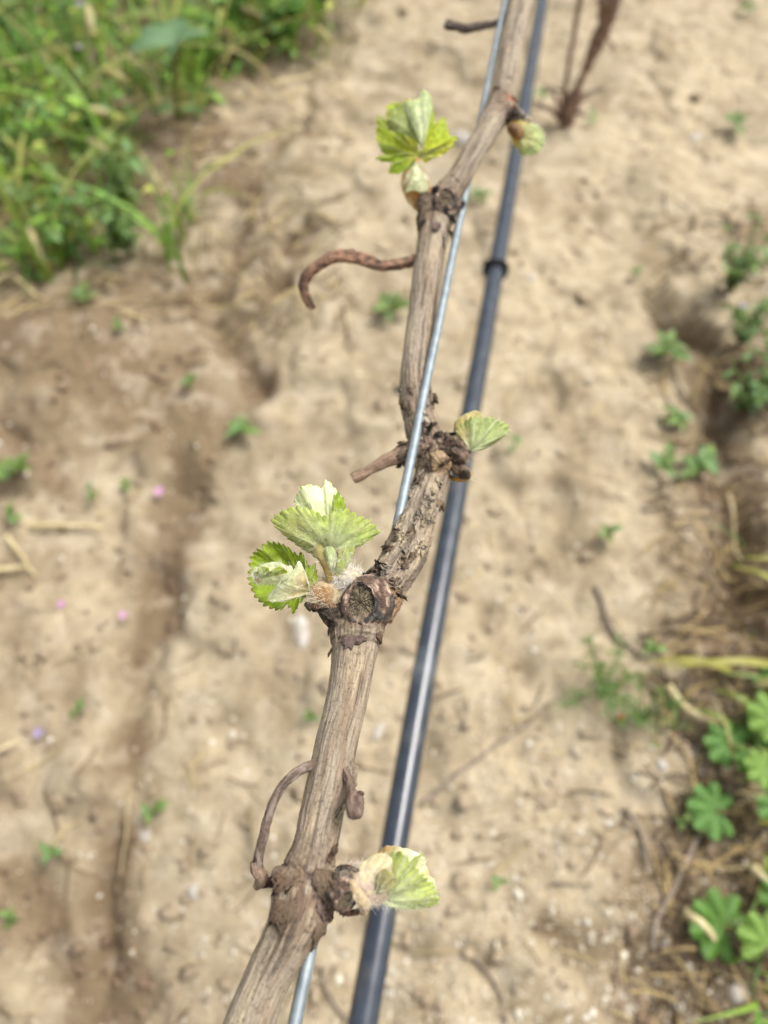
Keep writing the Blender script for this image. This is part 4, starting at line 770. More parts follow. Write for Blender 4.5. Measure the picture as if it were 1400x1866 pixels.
fan("leaf", s5, d4 - .007, (764, 288, 1), [(755, 281, 0), (768, 272, -1), (784, 268, -1), (800, 264, -1), (817, 258, -1), (830, 253, 0), (816, 274, 1), (790, 289, 1), (775, 296, 1)], lin(190, 190, 70) * .75, YGREEN, (12, .8), .8, .4, 4, YGREEN, 87, 0)
fan("leaf", s5, d4 - .005, (762, 283, 1), [(742, 277, 0), (720, 282, -1), (696, 284, 0), (690, 292, 0), (714, 296, 0), (710, 310, 1), (722, 317, 1), (740, 310, 1), (752, 302, 1)], YGREEN, DEEPG, (12, 1.5), .8, .6, 4, YGREEN, 88, 0, None, edge=.5)

# small round bud behind the top bend
d5 = float(dwire(235)) - .004
s6 = bud("shoot", [(930, 228, 20, d5 + .001), (944, 238, 34, d5), (957, 248, 46, d5), (970, 255, 46, d5), (981, 262, 34, d5), (989, 266, 12, d5)], 91, lin(226, 190, 110) * .8, lin(206, 212, 150) * .78, lin(222, 214, 160) * .8, .0006, None, 500, 2.0)
fan("leaf", s6, d5 - .008, (950, 255, 2), [(946, 272, 3), (950, 282, 3), (965, 281, 2), (980, 278, 2), (990, 264, 2), (990, 246, 2), (982, 232, 2), (966, 228, 1)], lin(220, 214, 140) * .78, SAGE, (12, .9), 2.0, .4, 4, None, 92, 200)
bud("bud_scale", [(930, 205, 12, d5 - .002), (942, 208, 16, d5 - .003), (953, 214, 14, d5 - .002), (966, 220, 6, d5 - .001)], 93, dark, lin(200, 184, 170) * .8, BROWNS, .0008, s6, 60, 1.6)
bud("bud_scale", [(932, 232, 18, d5 - .003), (944, 242, 20, d5 - .005), (950, 252, 8, d5 - .006)], 94, lin(150, 116, 84) * .8, lin(176, 132, 76) * .8, BROWNS, .0005, s6, 30, 1.2)

for o in PARTS:
    o.parent = vine; o.matrix_parent_inverse = Matrix.Translation(-vine.location)

# ------------------------------------------------------------------ the next vine in the row
base = G(1028, 222); yv = empty("young_vine", (base[0], base[1], gz(base)))
def wood(name, pts, m, parent, ns=14, n=60, seed=1, amp=.12):
    q = catmull(np.array(pts, float), n); C, R = q[:, :3], q[:, 3]; V, F = tube_tri(C, R, ns); cen = np.vstack([np.repeat(C, ns, 0), C[:1] - 1e-4, C[-1:] + 1e-4])
    V = cen + (V - cen) * (1 + amp * 2 * fbm(V * 60 + seed, 3, seed))[:, None]; o = link(name, mesh_np(name, V, F), m, parent); o.matrix_parent_inverse = Matrix.Translation(-Vector(parent.location)); return o
b0 = base
wood("trunk", [(b0[0], b0[1], -.03, .014), (b0[0] + .006, b0[1] - .004, .05, .009), (b0[0] + .024, b0[1] - .008, .13, .008), (b0[0] + .028, b0[1] - .006, .18, .015), (b0[0] + .036, b0[1] - .01, .23, .010), (b0[0] + .016, b0[1] + .0, .34, .007), (b0[0] + .02, b0[1] - .01, .56, .008)], REDBARK, yv, seed=3, amp=.5)
wood("trunk", [(b0[0] + .012, b0[1] + .01, -.03, .010), (b0[0] + .014, b0[1], .06, .006), (b0[0] + .020, b0[1] - .004, .13, .006), (b0[0] + .030, b0[1] - .008, .19, .006)], REDBARK, yv, seed=13, amp=.5)
wood("side_shoot", [(b0[0] - .004, b0[1] + .004, .0, .006), (b0[0] - .012, b0[1], .10, .004), (b0[0] - .014, b0[1] + .002, .25, .004), (b0[0] - .010, b0[1] - .0, .45, .0035)], REDBARK, yv, seed=6)
wood("side_shoot", [(b0[0] + .02, b0[1], .12, .004), (b0[0] + .04, b0[1] + .02, .13, .003), (b0[0] + .06, b0[1] + .01, .12, .002)], REDBARK, yv, seed=7)
for a_, l_ in ((.4, .05), (2.2, .06), (3.4, .07), (5.3, .05)):
    wood("root_sprout", [(b0[0], b0[1], .0, .006), (b0[0] + math.cos(a_) * l_ * .5, b0[1] + math.sin(a_) * l_ * .5, .03, .004), (b0[0] + math.cos(a_) * l_, b0[1] + math.sin(a_) * l_, .035, .0015)], REDBARK, yv, ns=8, n=20, seed=int(a_ * 10))
tag(yv, "reddish brown gnarled young vine with thin twin stems rising from the soil near the top", "vine")

# ------------------------------------------------------------------ weeds
def leafmesh(name, kind, L=1.0, seed=0, col=lin(104, 150, 58), col2=lin(140, 175, 80)):
    r = np.random.default_rng(seed)
    if kind == "oval":
        nu, nw = 9, 5; V = []
        for i in range(nu):
            u = i / (nu - 1)
            w = .02 + .26 * math.sin(math.pi * u ** .8) ** .9
            for j in range(nw):
                v = j / (nw - 1) * 2 - 1; V.append((v * w, u, .10 * math.sin(u * 2.4) + .10 * abs(v) * w * 3 - .25 * u * u))
        V = np.array(V) * L; i, j = np.meshgrid(np.arange(nu - 1), np.arange(nw - 1), indexing='ij'); a = i * nw + j; F = np.stack([a, a + 1, a + nw + 1, a + nw], -1).reshape(-1, 4)
        k = np.tile(np.abs(np.linspace(-1, 1, nw)), nu)[:, None]
    elif kind == "lobed":
        na, nr = 132, 12; a = np.linspace(-2.75, 2.75, na); lob = 7; ph = (a + 2.75) / 5.5 * lob
        R = .62 + .38 * np.abs(np.sin(np.pi * ph)) ** .55 + .05 * np.abs(((ph * 4) % 1) - .5) * 2 * 1.0; R *= 1 - .18 * (np.abs(a) / 2.75) ** 3
        t = np.linspace(0, 1, nr); T, A = np.meshgrid(t, np.arange(na), indexing='ij'); rr = T * R[A]
        z = .07 * np.cos(2 * np.pi * ph)[A] * -T - .20 * T ** 2 + .13 * T + .05 * noise(np.column_stack([(rr * np.cos(a[A])).ravel() * 3, (rr * np.sin(a[A])).ravel() * 3, A.ravel() * 0 + seed]), seed).reshape(T.shape)
        V = np.stack([rr * np.sin(a[A]), rr * np.cos(a[A]), z], -1).reshape(-1, 3) * L; i, j = np.meshgrid(np.arange(nr - 1), np.arange(na - 1), indexing='ij'); q = i * na + j; F = np.stack([q, q + 1, q + na + 1, q + na], -1).reshape(-1, 4)
        vein = np.exp(-((ph % 1 - .5) / .06) ** 2)[A].ravel()[:, None]; k = 1 - vein
    elif kind == "blade":
        nu = 10; V = []
        for i in range(nu):
            u = i / (nu - 1); w = .035 * (1 - u ** 2.2) + .002
            V += [(-w, u, -.35 * u ** 2), (0, u, -.35 * u ** 2 - .012), (w, u, -.35 * u ** 2)]
        V = np.array(V) * L; i, j = np.meshgrid(np.arange(nu - 1), np.arange(2), indexing='ij'); a = i * 3 + j; F = np.stack([a, a + 1, a + 4, a + 3], -1).reshape(-1, 4); k = np.tile([1, .2, 1], nu)[:, None]
    me = mesh_np(name, V, F); c = col2 * (1 - k) + col * k; c = c * (1 + .18 * r.normal(size=(len(V), 1)).clip(-1, 1)); setcol(me, c); me.materials.append(WEED); return me
GA, GB, GC = lin(128, 156, 84) * .66, lin(116, 150, 88) * .64, lin(110, 134, 66) * .62
OV = [leafmesh("leaf", "oval", 1, k, c, c * 1.5) for k, c in enumerate((GA, GB, GC))]
LO = [leafmesh("leaf", "lobed", 1, k, c, c * 1.6) for k, c in enumerate((lin(112, 158, 78) * .66, lin(104, 148, 60) * .64, lin(140, 176, 82) * .68))]
BL = [leafmesh("blade", "blade", 1, k, c, c * 1.3) for k, c in enumerate((GA, lin(150, 158, 70) * .66, lin(120, 150, 60) * .62))]
def inst(name, me, parent, loc, az, pitch, size, roll=0.):
    o = bpy.data.objects.new(name, me); SC.collection.objects.link(o); o.parent = parent; o.location = loc
    o.rotation_euler = Matrix.Rotation(az, 4, 'Z') .__matmul__(Matrix.Rotation(pitch, 4, 'X')).__matmul__(Matrix.Rotation(roll, 4, 'Y')).to_euler(); o.scale = (size,) * 3; return o
def seedling(px, py, size, nl, label, kind="oval", group=None, hgt=.02, c=None, wide=1.0):
    g = G(px, py); e = empty("seedling", (g[0], g[1], gz(g))); r = np.random.default_rng(int(px * 7 + py)); L = OV if kind == "oval" else LO
    for k in range(nl):
        o = inst("leaf", L[c if c is not None else r.integers(0, 3)], e, (r.normal(0, size * .15), r.normal(0, size * .15), hgt * r.uniform(.4, 1)), k * 2.4 + r.uniform(-.4, .4), r.uniform(.1, .6), size * r.uniform(.7, 1.1) * (1 if kind == "oval" else .6))
        o.scale = (o.scale[0] * wide, o.scale[1], o.scale[2])
    cst = catmull(np.array([(0, 0, -.004), (.001, 0, hgt * .5), (0, .001, hgt)]), 5); V, F = tube_tri(cst, np.full(5, .0011), 5); me = mesh_np("stem", V, F); setcol(me, np.tile(GC, (len(V), 1))); link("stem", me, WEED, e)
    return tag(e, label, "seedling", group or "small green seedlings on the soil")
SEED = [
 (448, 802, .026, 7, "bright green seedling on the soil left of the cane, above the leafy fan shoot", "oval"),
 (712, 582, .036, 6, "broad leaved green seedling close to the cane between curled tendril and pipe", "oval"),
 (1228, 775, .024, 7, "small seedling above the star shaped one near the furrow", "oval"),
 (1272, 862, .036, 7, "star shaped seedling with long leaves beside the furrow", "oval"),
 (1196, 866, .026, 6, "round seedling just left of the star shaped one", "oval"),
 (1103, 992, .018, 5, "tiny dark green seedling alone right of the pipe's middle", "oval"),
 (280, 1487, .018, 6, "lone dark green seedling right of the long rut, lower left", "oval"),
 (232, 890, .016, 5, "seedling just left of the pink flower", "oval"),
 (168, 575, .024, 5, "faint seedling on the brown loam below the weeds", "oval"),
 (237, 640, .018, 5, "seedling at the lower edge of the brown loam, near the clods", "oval"),
 (355, 720, .018, 5, "pale seedling between the clods and the bright green seedling", "oval"),
 (36, 880, .032, 7, "leafy seedling at the left edge below the brown loam", "oval"),
 (32, 950, .020, 5, "dark seedling under the left edge leafy seedling", "oval"),
 (176, 912, .014, 5, "tiny seedling between the left edge seedlings and the pink flower", "oval"),
 (1204, 662, .032, 9, "loose green seedling left of the tall furrow weeds", "oval"),
 (932, 833, .014, 5, "tiny seedling just right of the pipe", "oval"),
 (902, 1612, .012, 4, "tiny seedling right of the pipe near the lowest shoot", "oval"),
 (102, 1557, .016, 4, "pale tiny seedling in the lower left", "oval"),
 (150, 1300, .014, 4, "tiny seedling alone on bare tan soil, left of the long rut", "oval"),
 (18, 1676, .016, 4, "tiny seedling at the left edge near the bottom", "oval"),
 (872, 382, .022, 6, "seedling between the wire and the pipe near the top", "oval"),
 (1340, 235, .030, 7, "green weed seedling beside the dark clods at upper right", "oval"),
 (1236, 1505, .014, 4, "tiny seedling left of the middle mallow leaf", "oval"),
 (1182, 1198, .020, 4, "bright small seedling at the top of the feathery weed", "oval"),
 (1078, 222, .020, 5, "small weed at the foot of the young vine", "oval"),
 (988, 175, .020, 5, "small weed left of the young vine foot", "oval"),
 (570, 1310, .014, 4, "faint tiny seedling behind the lower cane", "oval"),
 (1157, 512, .014, 4, "faint tiny seedling on the pale soil at upper right", "oval"),
 (1360, 22, .026, 5, "seedling near the upper right corner", "oval"),
 (1165, 18, .012, 4, "tiny seedling at the top edge right of the young vine", "oval"),
]
for s in SEED: seedling(s[0], s[1], s[2] * (.82 if s[2] < .021 else .95), s[3], s[4], s[5])
def bushweed(px, py, label, n=26, hgt=.09, spread=.035, name="leafy_weed", lsize=.02, kind="oval", cat="weed", group=None):
    g = G(px, py); e = empty(name, (g[0], g[1], gz(g))); r = np.random.default_rng(int(px * 3 + py * 5)); sp = []
    for s in range(max(3, n // 7)):
        a = r.uniform(0, 6.28); top = np.array([math.cos(a) * spread * r.uniform(.3, 1.2), math.sin(a) * spread * r.uniform(.3, 1.2), hgt * r.uniform(.5, 1.1)])
        c = catmull(np.array([(0, 0, -.005), top * [.3, .3, .55], top]), 10); sp.append(tube_tri(c, np.linspace(.0014, .0006, 10), 5))
        for k in range(7):
            u = r.uniform(.25, 1); q = c[min(9, int(u * 9))]; inst("leaf", (OV if kind == "oval" else LO)[r.integers(0, 3)], e, tuple(q), r.uniform(0, 6.28), r.uniform(-.3, .8), lsize * r.uniform(.6, 1.2))
    V, F = join(sp); me = mesh_np("stem", V, F); setcol(me, np.tile(GC, (len(V), 1))); link("stem", me, WEED, e); return tag(e, label, cat, group)
bushweed(1320, 545, "upright green weed at the head of the dark furrow", 110, .11, .05, lsize=.016)
bushweed(1340, 640, "green weed growing on the left side of the dark furrow", 90, .09, .045, lsize=.015)
bushweed(1350, 750, "bushy green weed in the dark furrow above the star shaped seedling", 110, .08, .055, lsize=.015)
bushweed(1395, 730, "green weed at the right edge beside the furrow", 70, .08, .045, lsize=.015)
# fine feathery weed at (1100,1270)
def feathery(px, py, label, n=70, rad=.075, seed=1):
    g = G(px, py); e = empty("feathery_weed", (g[0], g[1], gz(g))); r = np.random.default_rng(seed); stems = []; lf = []
    for s in range(7):
        a = s * .9 + r.uniform(-.3, .3); tip = np.array([math.cos(a) * rad * r.uniform(.5, 1.1), math.sin(a) * rad * r.uniform(.5, 1.1), .022 * r.uniform(.5, 1.4)]); c = catmull(np.array([(0, 0, 0), tip * [.5, .5, 1.2], tip]), 16); stems.append(tube_tri(c, np.linspace(.0012, .0005, 16), 4))
        for k in range(n // 3):
            q = c[r.integers(2, 16)]; b = r.uniform(0, 6.28); t2 = q + np.array([math.cos(b), math.sin(b), r.uniform(-.1, .9)]) * r.uniform(.008, .018); w = np.array([-math.sin(b), math.cos(b), 0]) * .0009; m_ = (q + t2) / 2
            lf.append((np.array([q, m_ - w, t2, m_ + w]), np.array([[0, 1, 2], [0, 2, 3]])))
    V, F = join(stems); me = mesh_np("stem", V, F); setcol(me, np.tile(GC, (len(V), 1))); link("stem", me, WEED, e)
    V, F = join(lf); me = mesh_np("foliage", V, F, False); setcol(me, np.tile(lin(104, 146, 56) * .62, (len(V), 1))); o = link("foliage", me, WEED, e); o["kind"] = "stuff"; return tag(e, label, "weed")
feathery(1092, 1268, "feathery fine leaved green weed sprawling right of the pipe", 84, .055, 4)
feathery(1160, 1320, "faint feathery weed just below the larger feathery one", 40, .04, 9)
# mallow
def mallow(root_px, leaves, label):
    g = G(*root_px); e = empty("mallow_plant", (g[0], g[1], gz(g))); loc = np.array(e.location); st = []
    for (px, py, hgt, size, c, az, pitch) in leaves:
        q = G(px, py, hgt) - loc; inst("leaf", LO[c], e, tuple(q), az, pitch, size)
        cc = catmull(np.array([(0, 0, 0), q * [.45, .45, .7], q]), 14)
        V, F = tube_tri(cc, np.full(14, .0012), 6); me = mesh_np("petiole", V, F); setcol(me, np.tile(lin(150, 130, 80) * .7, (len(V), 1))); link("petiole", me, WEED, e)
    return tag(e, label, "mallow plant")
mallow((1460, 1500), [(1305, 1478, .03, .027, 0, 1.35, .15), (1420, 1470, .05, .022, 0, .4, .2), (1395, 1400, .06, .020, 2, 2.0, .2)], "mallow with a big lobed leaf reaching left over the bare soil")
mallow((1420, 1390), [(1328, 1358, .04, .024, 0, .6, .2), (1375, 1340, .03, .022, 1, -.6, .25), (1372, 1388, .05, .018, 1, 2.8, .2), (1410, 1310, .06, .026, 2, .3, .1)], "mallow with several overlapping leaves at the right edge, uppermost")
mallow((1440, 1720), [(1318, 1690, .03, .031, 1, .9, .25), (1400, 1722, .05, .026, 2, -.4, .1), (1430, 1640, .04, .022, 1, 0, .2)], "mallow with dark green leaves in the lower right corner")
mallow((1450, 1260), [(1410, 1250, .04, .020, 0, .4, .2), (1420, 1290, .05, .016, 2, 1.4, .2)], "small mallow cut off by the right edge above the others")
# broad single grass blades on the right
def blade(px0, py0, px1, py1, h0, h1, w, c, label, name="wide_grass", arch=.02, pr=.7):
    a = G(px0, py0, h0); b = G(px1, py1, h1); m_ = (a + b) / 2 + np.array([0, 0, arch]); C = catmull(np.array([a, m_, b]), 20); T = np.gradient(C, axis=0); T /= np.linalg.norm(T, axis=1)[:, None]; s = np.cross(T, [0, 0, 1.]); s /= np.linalg.norm(s, axis=1)[:, None]
    u = np.linspace(0, 1, 20); ww = (w * (1 - u ** 2.5) ** .8 * np.clip(.5 + u * 3, 0, 1))[:, None]; V = np.stack([C - s * ww, C - np.array([0, 0, .0006]), C + s * ww], 1).reshape(-1, 3); i, j = np.meshgrid(np.arange(19), np.arange(2), indexing='ij'); q = i * 3 + j
    me = mesh_np(name, V, np.stack([q, q + 1, q + 4, q + 3], -1).reshape(-1, 4)); setcol(me, np.tile(c, (len(V), 1)) * (1 + .1 * rng.normal(size=(len(V), 1)))); return tag(link(name, me, WEED), label, "grass blade")
YB = lin(188, 184, 92) * .66
blade(1440, 1215, 1200, 1218, .05, .05, .0042, YB, "broad yellow green blade arching in from the right edge, upper one")
blade(1345, 1225, 1170, 1205, .03, .03, .0040, YB, "yellow green blade lying level below the upper arching one")
blade(1440, 1270, 1310, 1225, .02, .06, .0030, lin(130, 156, 70) * .64, "thin green blade above the right edge mallow")
blade(1390, 1320, 1300, 1255, .03, .05, .0040, lin(140, 160, 66) * .64, "green blade slanting down to the upper mallow leaves")
blade(1345, 1350, 1262, 1290, .02, .04, .0040, lin(150, 166, 80) * .64, "pale green blade pointing at the uppermost mallow leaf")
blade(1440, 1100, 1330, 1030, .04, .06, .0040, YB, "yellow green blade at the right edge below the furrow")
blade(1450, 1060, 1350, 1015, .05, .08, .0030, YB * .9, "thin blade at the right edge, highest of the blades")
blade(1450, 1260, 1368, 1248, .05, .05, .0060, lin(224, 206, 150) * .7, "cream coloured dead blade at the right edge")
blade(1450, 1520, 1375, 1498, .05, .05, .0035, YB, "short blade between the middle and lowest mallow leaves")
blade(1450, 1590, 1385, 1560, .05, .05, .0035, YB, "short blade at the right edge above the straw")
blade(1450, 1380, 1380, 1300, .02, .05, .0030, lin(120, 150, 60) * .64, "green blade behind the right edge mallow leaves")

# dense weed bank, top left ------------------------------------------------
from math import pi
poly = np.array([(-400, -400), (820, -400), (720, -60), (655, 50), (560, 120), (430, 165), (350, 185), (265, 240), (250, 300), (310, 370), (315, 460), (260, 520), (140, 515), (0, 530), (-400, 600)], float)
def inpoly(x, y, p):
    c = np.zeros(x.shape, bool); j = len(p) - 1
    for i in range(len(p)):
        k = ((p[i, 1] > y) != (p[j, 1] > y)) & (x < (p[j, 0] - p[i, 0]) * (y - p[i, 1]) / (p[j, 1] - p[i, 1] + 1e-9) + p[i, 0]); c ^= k; j = i
    return c
bank = np.array([G(*q)[:2] for q in poly])
def pick_bank(n, shrink=0.):
    lo, hi = bank.min(0), np.minimum(bank.max(0), [2, 3.0]); lo = np.maximum(lo, [-1.7, 0]); q = rng.uniform(lo, hi, (n * 6, 2)); z0 = q[:, :1] * 0; j_ = np.column_stack([fbm(np.column_stack([q * 10, z0]), 3, 151), fbm(np.column_stack([q * 10 + 40, z0]), 3, 152)]) * .13 + rng.normal(0, .018, q.shape); k = inpoly(q[:, 0] + j_[:, 0], q[:, 1] + j_[:, 1], bank)
    q = q[k]; w = fbm(np.column_stack([q * 13, q[:, :1] * 0]), 2, 55); q = q[w > -.28]; return q[:n]
def blades(name, n, hr, wr, cols, lean, label, pick):
    q = pick(n); n = len(q); z = ground_h(q[:, 0], q[:, 1]); hgt = rng.uniform(*hr, n) * (1 + .3 * noise(np.column_stack([q * 6, q[:, :1] * 0]), 57)); a = rng.uniform(0, 2 * pi, n); ln = rng.uniform(.1, lean, n); w = rng.uniform(*wr, n)
    d = np.stack([np.cos(a), np.sin(a), 0 * a], -1); sd_ = np.stack([-np.sin(a + rng.normal(0, .6, n)), np.cos(a), 0 * a], -1); rows = []
    for k in range(6):
        u = k / 5; c = np.column_stack([q, z]) + d * (ln * hgt * u ** 2)[:, None] + np.array([0, 0, 1.]) * (hgt * (u - .35 * ln * u ** 3))[:, None]; ww = (w * (1 - u ** 1.8) + .0002)[:, None]; rows += [c - sd_ * ww, c + sd_ * ww]
    V = np.stack(rows, 1).reshape(-1, 3); f = np.array([[2 * k, 2 * k + 1, 2 * k + 3, 2 * k + 2] for k in range(5)]); F = (f[None] + (np.arange(n) * 12)[:, None, None]).reshape(-1, 4)
    me = mesh_np(name, V, F); ci = rng.integers(0, len(cols), n); c = np.array(cols)[ci] * (1 + .2 * rng.normal(size=(n, 1))).clip(.5, 1.6); setcol(me, np.repeat(c, 12, 0)); return tag(link(name, me, WEED), label, None, None, "stuff")
gcols = [lin(122, 168, 56) * .78, lin(96, 146, 54) * .70, lin(146, 182, 70) * .80, lin(180, 186, 96) * .8, lin(84, 124, 48) * .66, lin(130, 170, 92) * .8]
blades("grass", 5200, (.05, .20), (.0012, .0030), gcols, 1.3, "dense green grass in the weedy bank at upper left", pick_bank)
blades("grass", 520, (.12, .30), (.0030, .0055), [lin(134, 172, 66) * .8, lin(160, 186, 84) * .8, lin(190, 192, 110) * .8, lin(104, 150, 60) * .75], 1.25, "broad arching grass blades in the weedy bank at upper left", pick_bank)
blades("dry_grass", 420, (.06, .22), (.0012, .0028), [lin(210, 190, 130) * .72, lin(186, 160, 100) * .7], 1.9, "dry straw coloured grass leaning out of the weedy bank", pick_bank)
def pick_right(n):
    return pick_px((1300, 1520), (1000, 1960), lambda px, py: sm(1290, 1480, px) * .9)(n)
blades("dry_grass", 110, (.02, .07), (.0010, .0024), [lin(204, 186, 132) * .66, lin(160, 136, 92) * .62], 1.9, "dry straw coloured grass among the mallows at right", pick_right)
blades("grass", 80, (.02, .06), (.0012, .0028), gcols[:4], 1.7, "green grass growing among the mallows at right", pick_right)
def foliage_mass(name, n, label, pick, size=(.010, .024), hr=(.01, .12), cols=gcols):
    q = pick(n); n = len(q); z = ground_h(q[:, 0], q[:, 1]); me0 = OV[0]; v0 = np.empty(len(me0.vertices) * 3, np.float32); me0.vertices.foreach_get("co", v0); v0 = v0.reshape(-1, 3)
    nu, nw = 9, 5; keep = [i * nw + j for i in (0, 2, 4, 6, 8) for j in (0, 2, 4)]; v0 = v0[keep]; i, j = np.meshgrid(np.arange(4), np.arange(2), indexing='ij'); a = i * 3 + j; f0 = np.stack([a, a + 1, a + 4, a + 3], -1).reshape(-1, 4)
    az = rng.uniform(0, 2 * pi, n); pt = rng.uniform(-.4, .9, n); s = rng.uniform(*size, n); hh = z + rng.uniform(0, 1, n) ** .8 * (hr[1] - hr[0]) * (1 + .6 * noise(np.column_stack([q * 9, q[:, :1] * 0]), 59)) + hr[0]
    ca, sa, cp, sp = np.cos(az), np.sin(az), np.cos(pt), np.sin(pt); Vx = v0[None, :, 0] * s[:, None]; Vy = v0[None, :, 1] * s[:, None]; Vz = v0[None, :, 2] * s[:, None]
    y1 = Vy * cp[:, None] - Vz * sp[:, None]; z1 = Vy * sp[:, None] + Vz * cp[:, None]; X_ = Vx * ca[:, None] - y1 * sa[:, None] + q[:, :1]; Y_ = Vx * sa[:, None] + y1 * ca[:, None] + q[:, 1:]; Z_ = z1 + hh[:, None]
    me = mesh_np(name, np.stack([X_, Y_, Z_], -1).reshape(-1, 3), (f0[None] + (np.arange(n) * 15)[:, None, None]).reshape(-1, 4)); cl = noise(np.column_stack([q * 12, q[:, :1] * 0]), 63)[:, None]
    c = np.array(cols)[rng.integers(0, len(cols), n)] * (1 + .35 * cl) * (1 + .15 * rng.normal(size=(n, 1))).clip(.5, 1.6); setcol(me, np.repeat(c, 15, 0)); return tag(link(name, me, WEED), label, None, None, "stuff")
foliage_mass("undergrowth", 5200, "tangled small leaved weeds filling the bank at upper left", pick_bank, (.010, .030), (.005, .09))
def pick_edge(n):
    q = pick_bank(n * 2); return q
# individual plants standing out of the bank
BW = [(150, 120, "tall pale leaved weed in the middle of the upper left bank"), (60, 300, "bushy weed at the left edge, halfway down the bank"), (235, 380, "bright green weed at the right flank of the bank, standing over bare earth"), (240, 470, "weed at the lowest right tip of the bank"),
      (120, 440, "weed on the lower edge of the bank near the purple flower"), (390, 100, "dark leaved weed under the large grey green leaf"), (520, 60, "dark round leaved weed at the bank's right end"), (590, 20, "loose weed at the right end of the bank along the top edge"),
      (180, 240, "weed beside the first cream seed head"), (30, 130, "pale bushy weed at the left edge near the top"), (450, 40, "weed between the large leaf and the bank's right end"), (90, 210, "bluish green weed left of the seed heads")]
for k, (px, py, lb) in enumerate(BW): bushweed(px, py, lb, 50, .12 if px < 300 else .07, .05, "leafy_weed", .036 if k in (5, 6) else .030, "lobed" if k in (5, 6, 10) else "oval")
# large grey green leaf with its pale stem
g = G(330, 235); e = empty("broadleaf_weed", (g[0], g[1], gz(g))); top = G(318, 80, .15) - np.array(e.location)
me = leafmesh("leaf", "oval", 1, 9, lin(112, 150, 104) * .58, lin(136, 172, 124) * .62)
for az, pt, sz, wd in ((.5, .05, .085, 1.5), (1.9, .15, .07, 1.4), (-1.3, .3, .055, 1.0), (3.0, .0, .03, 1.)): 
    o = inst("leaf", me, e, tuple(top), az, pt, sz); o.scale = (sz * wd, sz, sz)
for az in (1.5, -1.4): inst("leaf", OV[1], e, (0, 0, .012), az, .1, .045)
C = catmull(np.array([(0, 0, -.01), top * [.4, .4, .5], top]), 20); V, F = tube_tri(C, np.linspace(.0075, .006, 20), 10); me = mesh_np("stem", V, F); setcol(me, np.tile(lin(158, 170, 96) * .66, (len(V), 1))); link("stem", me, WEED, e)
tag(e, "tall weed with a thick pale stem and large grey green leaf at the top edge", "weed")
# seed heads of barley-like grass
def seed_head(px, py, hgt, az, L, label, tilt=1.1, c=lin(206, 196, 130) * .7):
    q = G(px, py, hgt); g0 = q + np.array([math.sin(az) * .03, -math.cos(az) * .03, 0]); g0[2] = 0; g0[2] = gz(g0); e = empty("grass_seed_head", tuple(g0)); o_ = np.array(g0)
    d = np.array([-math.sin(az) * math.sin(tilt), math.cos(az) * math.sin(tilt), math.cos(tilt) * .6 - .3]); d /= np.linalg.norm(d); r = np.random.default_rng(int(px + py)); q = q - o_
    C = catmull(np.array([(0, 0, 0), q * [.3, .3, .7], q]), 14); V, F = tube_tri(C, np.full(14, .0009), 5); me = mesh_np("stalk", V, F); setcol(me, np.tile(lin(150, 160, 84) * .66, (len(V), 1))); link("stalk", me, WEED, e)
    u = np.linspace(0, 1, 14); C = q + d * (u * L)[:, None] + np.array([0, 0, -.012]) * (u ** 2)[:, None]; V, F = tube_tri(C, .0075 * np.sin(np.pi * (u * .86 + .1)) ** .7, 9); parts = [(V, F)]
    for k in range(26):
        p0 = C[r.integers(0, 13)] + r.normal(0, .0028, 3); dr = d + r.normal(0, .22, 3); dr /= np.linalg.norm(dr); w = np.cross(dr, r.normal(size=3)); w = w / np.linalg.norm(w) * .0013; t1 = p0 + dr * .009; t2 = p0 + dr * r.uniform(.014, .026)
        parts.append((np.array([p0, t1 * .6 + p0 * .4 - w, t1 * .6 + p0 * .4 + w, t1, t2]), np.array([[0, 1, 2], [1, 3, 2], [1, 4, 3]])))
    V, F = join(parts); me = mesh_np("spike", V, F, False); setcol(me, np.tile(c, (len(V), 1)) * (1 + .12 * r.normal(size=(len(V), 1)))); link("spike", me, WEED, e); return tag(e, label, "grass seed head", "cream grass seed heads in the weed bank")
CR = lin(222, 206, 158) * .72
seed_head(240, 112, .10, -2.2, .055, "fat cream seed head drooping right beside the pale stem", c=lin(210, 210, 140) * .7)
seed_head(185, 125, .10, -2.0, .05, "yellow green seed head left of the fat cream one")
seed_head(155, 200, .08, -1.5, .045, "cream seed head lying level below the yellow green one", c=CR)
seed_head(160, 255, .07, -2.1, .04, "short cream seed head lowest among the bank's centre", c=CR)
seed_head(52, 415, .05, -2.7, .07, "long straw coloured seed head near the purple flower", c=CR)
seed_head(440, 15, .06, -1.9, .06, "pale seed head at the top edge right of the large leaf", c=CR)
seed_head(570, 50, .05, -2.3, .05, "yellow green seed head at the bank's right end")
seed_head(160, 10, .12, -2.9, .06, "tall cream seed head at the top edge near the left", c=CR)
seed_head(0, 350, .06, -1.5, .04, "yellowish seed head at the left edge")
seed_head(400, 50, .05, -2.5, .04, "small pinkish cream seed head right of the pale stem", c=lin(214, 176, 140) * .7)
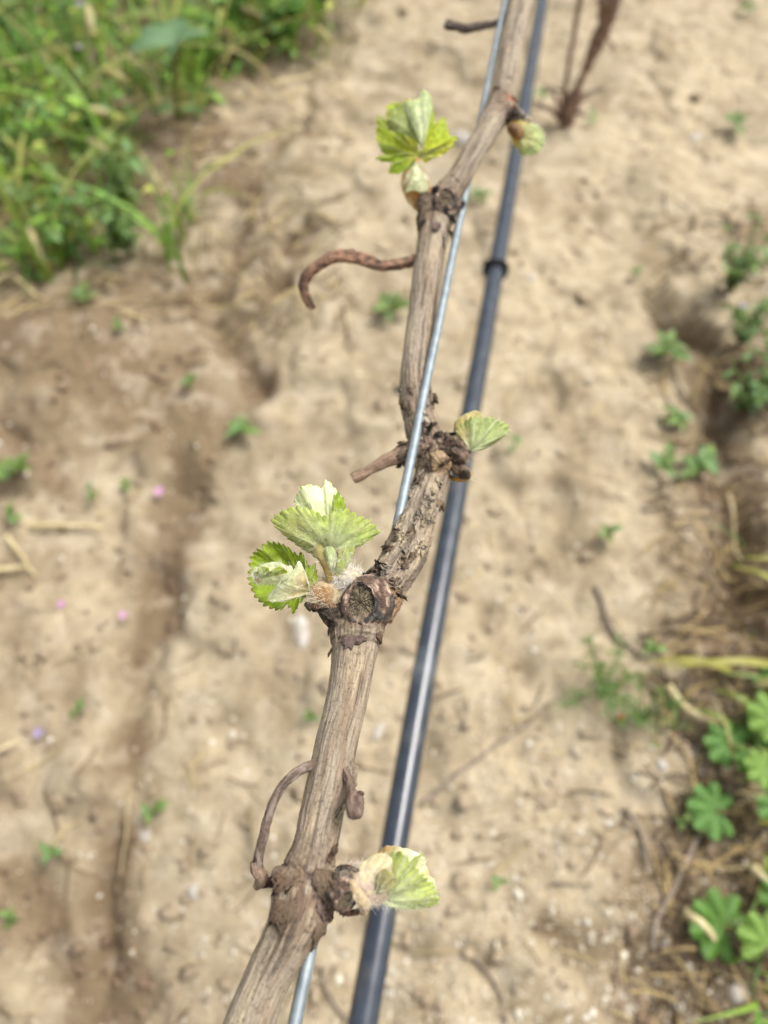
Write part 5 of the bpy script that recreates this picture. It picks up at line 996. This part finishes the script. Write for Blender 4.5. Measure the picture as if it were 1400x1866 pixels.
# flowers
PET = bpy.data.materials.new("pink_petal"); PET.use_nodes = True
def flower(px, py, hgt, size, label, c):
    q = G(px, py, hgt); g0 = q.copy(); g0[2] = gz(g0); e = empty("small_flower", tuple(g0)); o_ = q - g0; st, pl = [], []
    C = catmull(np.array([(0, 0, 0), o_ * .5 + [.002, 0, 0], o_]), 6); V, F = tube_tri(C, np.full(6, .0006), 4); me = mesh_np("stalk", V, F); setcol(me, np.tile(GC, (len(V), 1))); link("stalk", me, WEED, e)
    for k in range(5):
        a = k * 2 * pi / 5; d = np.array([math.cos(a), math.sin(a), .25]); w = np.array([-math.sin(a), math.cos(a), 0]) * .42; V = np.array([(0, 0, 0), d * .5 - w, d * .95 - w * .6, d * 1.05, d * .95 + w * .6, d * .5 + w]) * size + o_
        me = mesh_np("petal", V, np.array([[0, 1, 2], [0, 2, 3], [0, 3, 4], [0, 4, 5]])); setcol(me, np.tile(c, (6, 1))); link("petal", me, WEED, e)
    return tag(e, label, "flower", "tiny pink and purple flowers")
PK = lin(222, 168, 214) * .78; VI = lin(178, 160, 206) * .74
flower(290, 896, .01, .0065, "pink flower on the soil right of the left edge seedlings", PK)
flower(8, 480, .02, .008, "purple pink flower at the left edge under the weed bank", lin(206, 140, 200) * .75)
flower(70, 1336, .01, .0058, "lilac flower low on the left", VI)
flower(112, 1101, .01, .0050, "faint pink flower on the left, upper of a close pair", PK)
flower(225, 1121, .01, .0050, "faint pink flower beside the left rut, right of the close pair", PK)
flower(760, 42, .01, .0075, "pale pink flower at the top left of the cane", PK)
flower(1271, 478, .01, .0070, "pink flower above the furrow weeds", PK)
flower(42, 676, .01, .006, "tiny lilac flower on the brown loam", VI)
flower(300, 690, .01, .006, "tiny pink flower near the right side of the loam", PK)
flower(40, 835, .02, .006, "pinkish flower over the left edge leafy seedling", PK)
flower(145, 85, .10, .007, "violet flower in the weeds near the top left", VI)
flower(146, 8, .12, .007, "violet flower at the top edge over the weeds", VI)
flower(475, 2, .06, .007, "blue violet flower at the top edge right of the large leaf", VI)
flower(1355, 560, .05, .006, "lilac flower on the uppermost furrow weed", VI)
SC.render.engine = 'CYCLES'; SC.cycles.use_denoising = True
print("tris", sum(len(o.data.polygons) for o in SC.objects if o.type == 'MESH'), "objects", len(SC.objects))
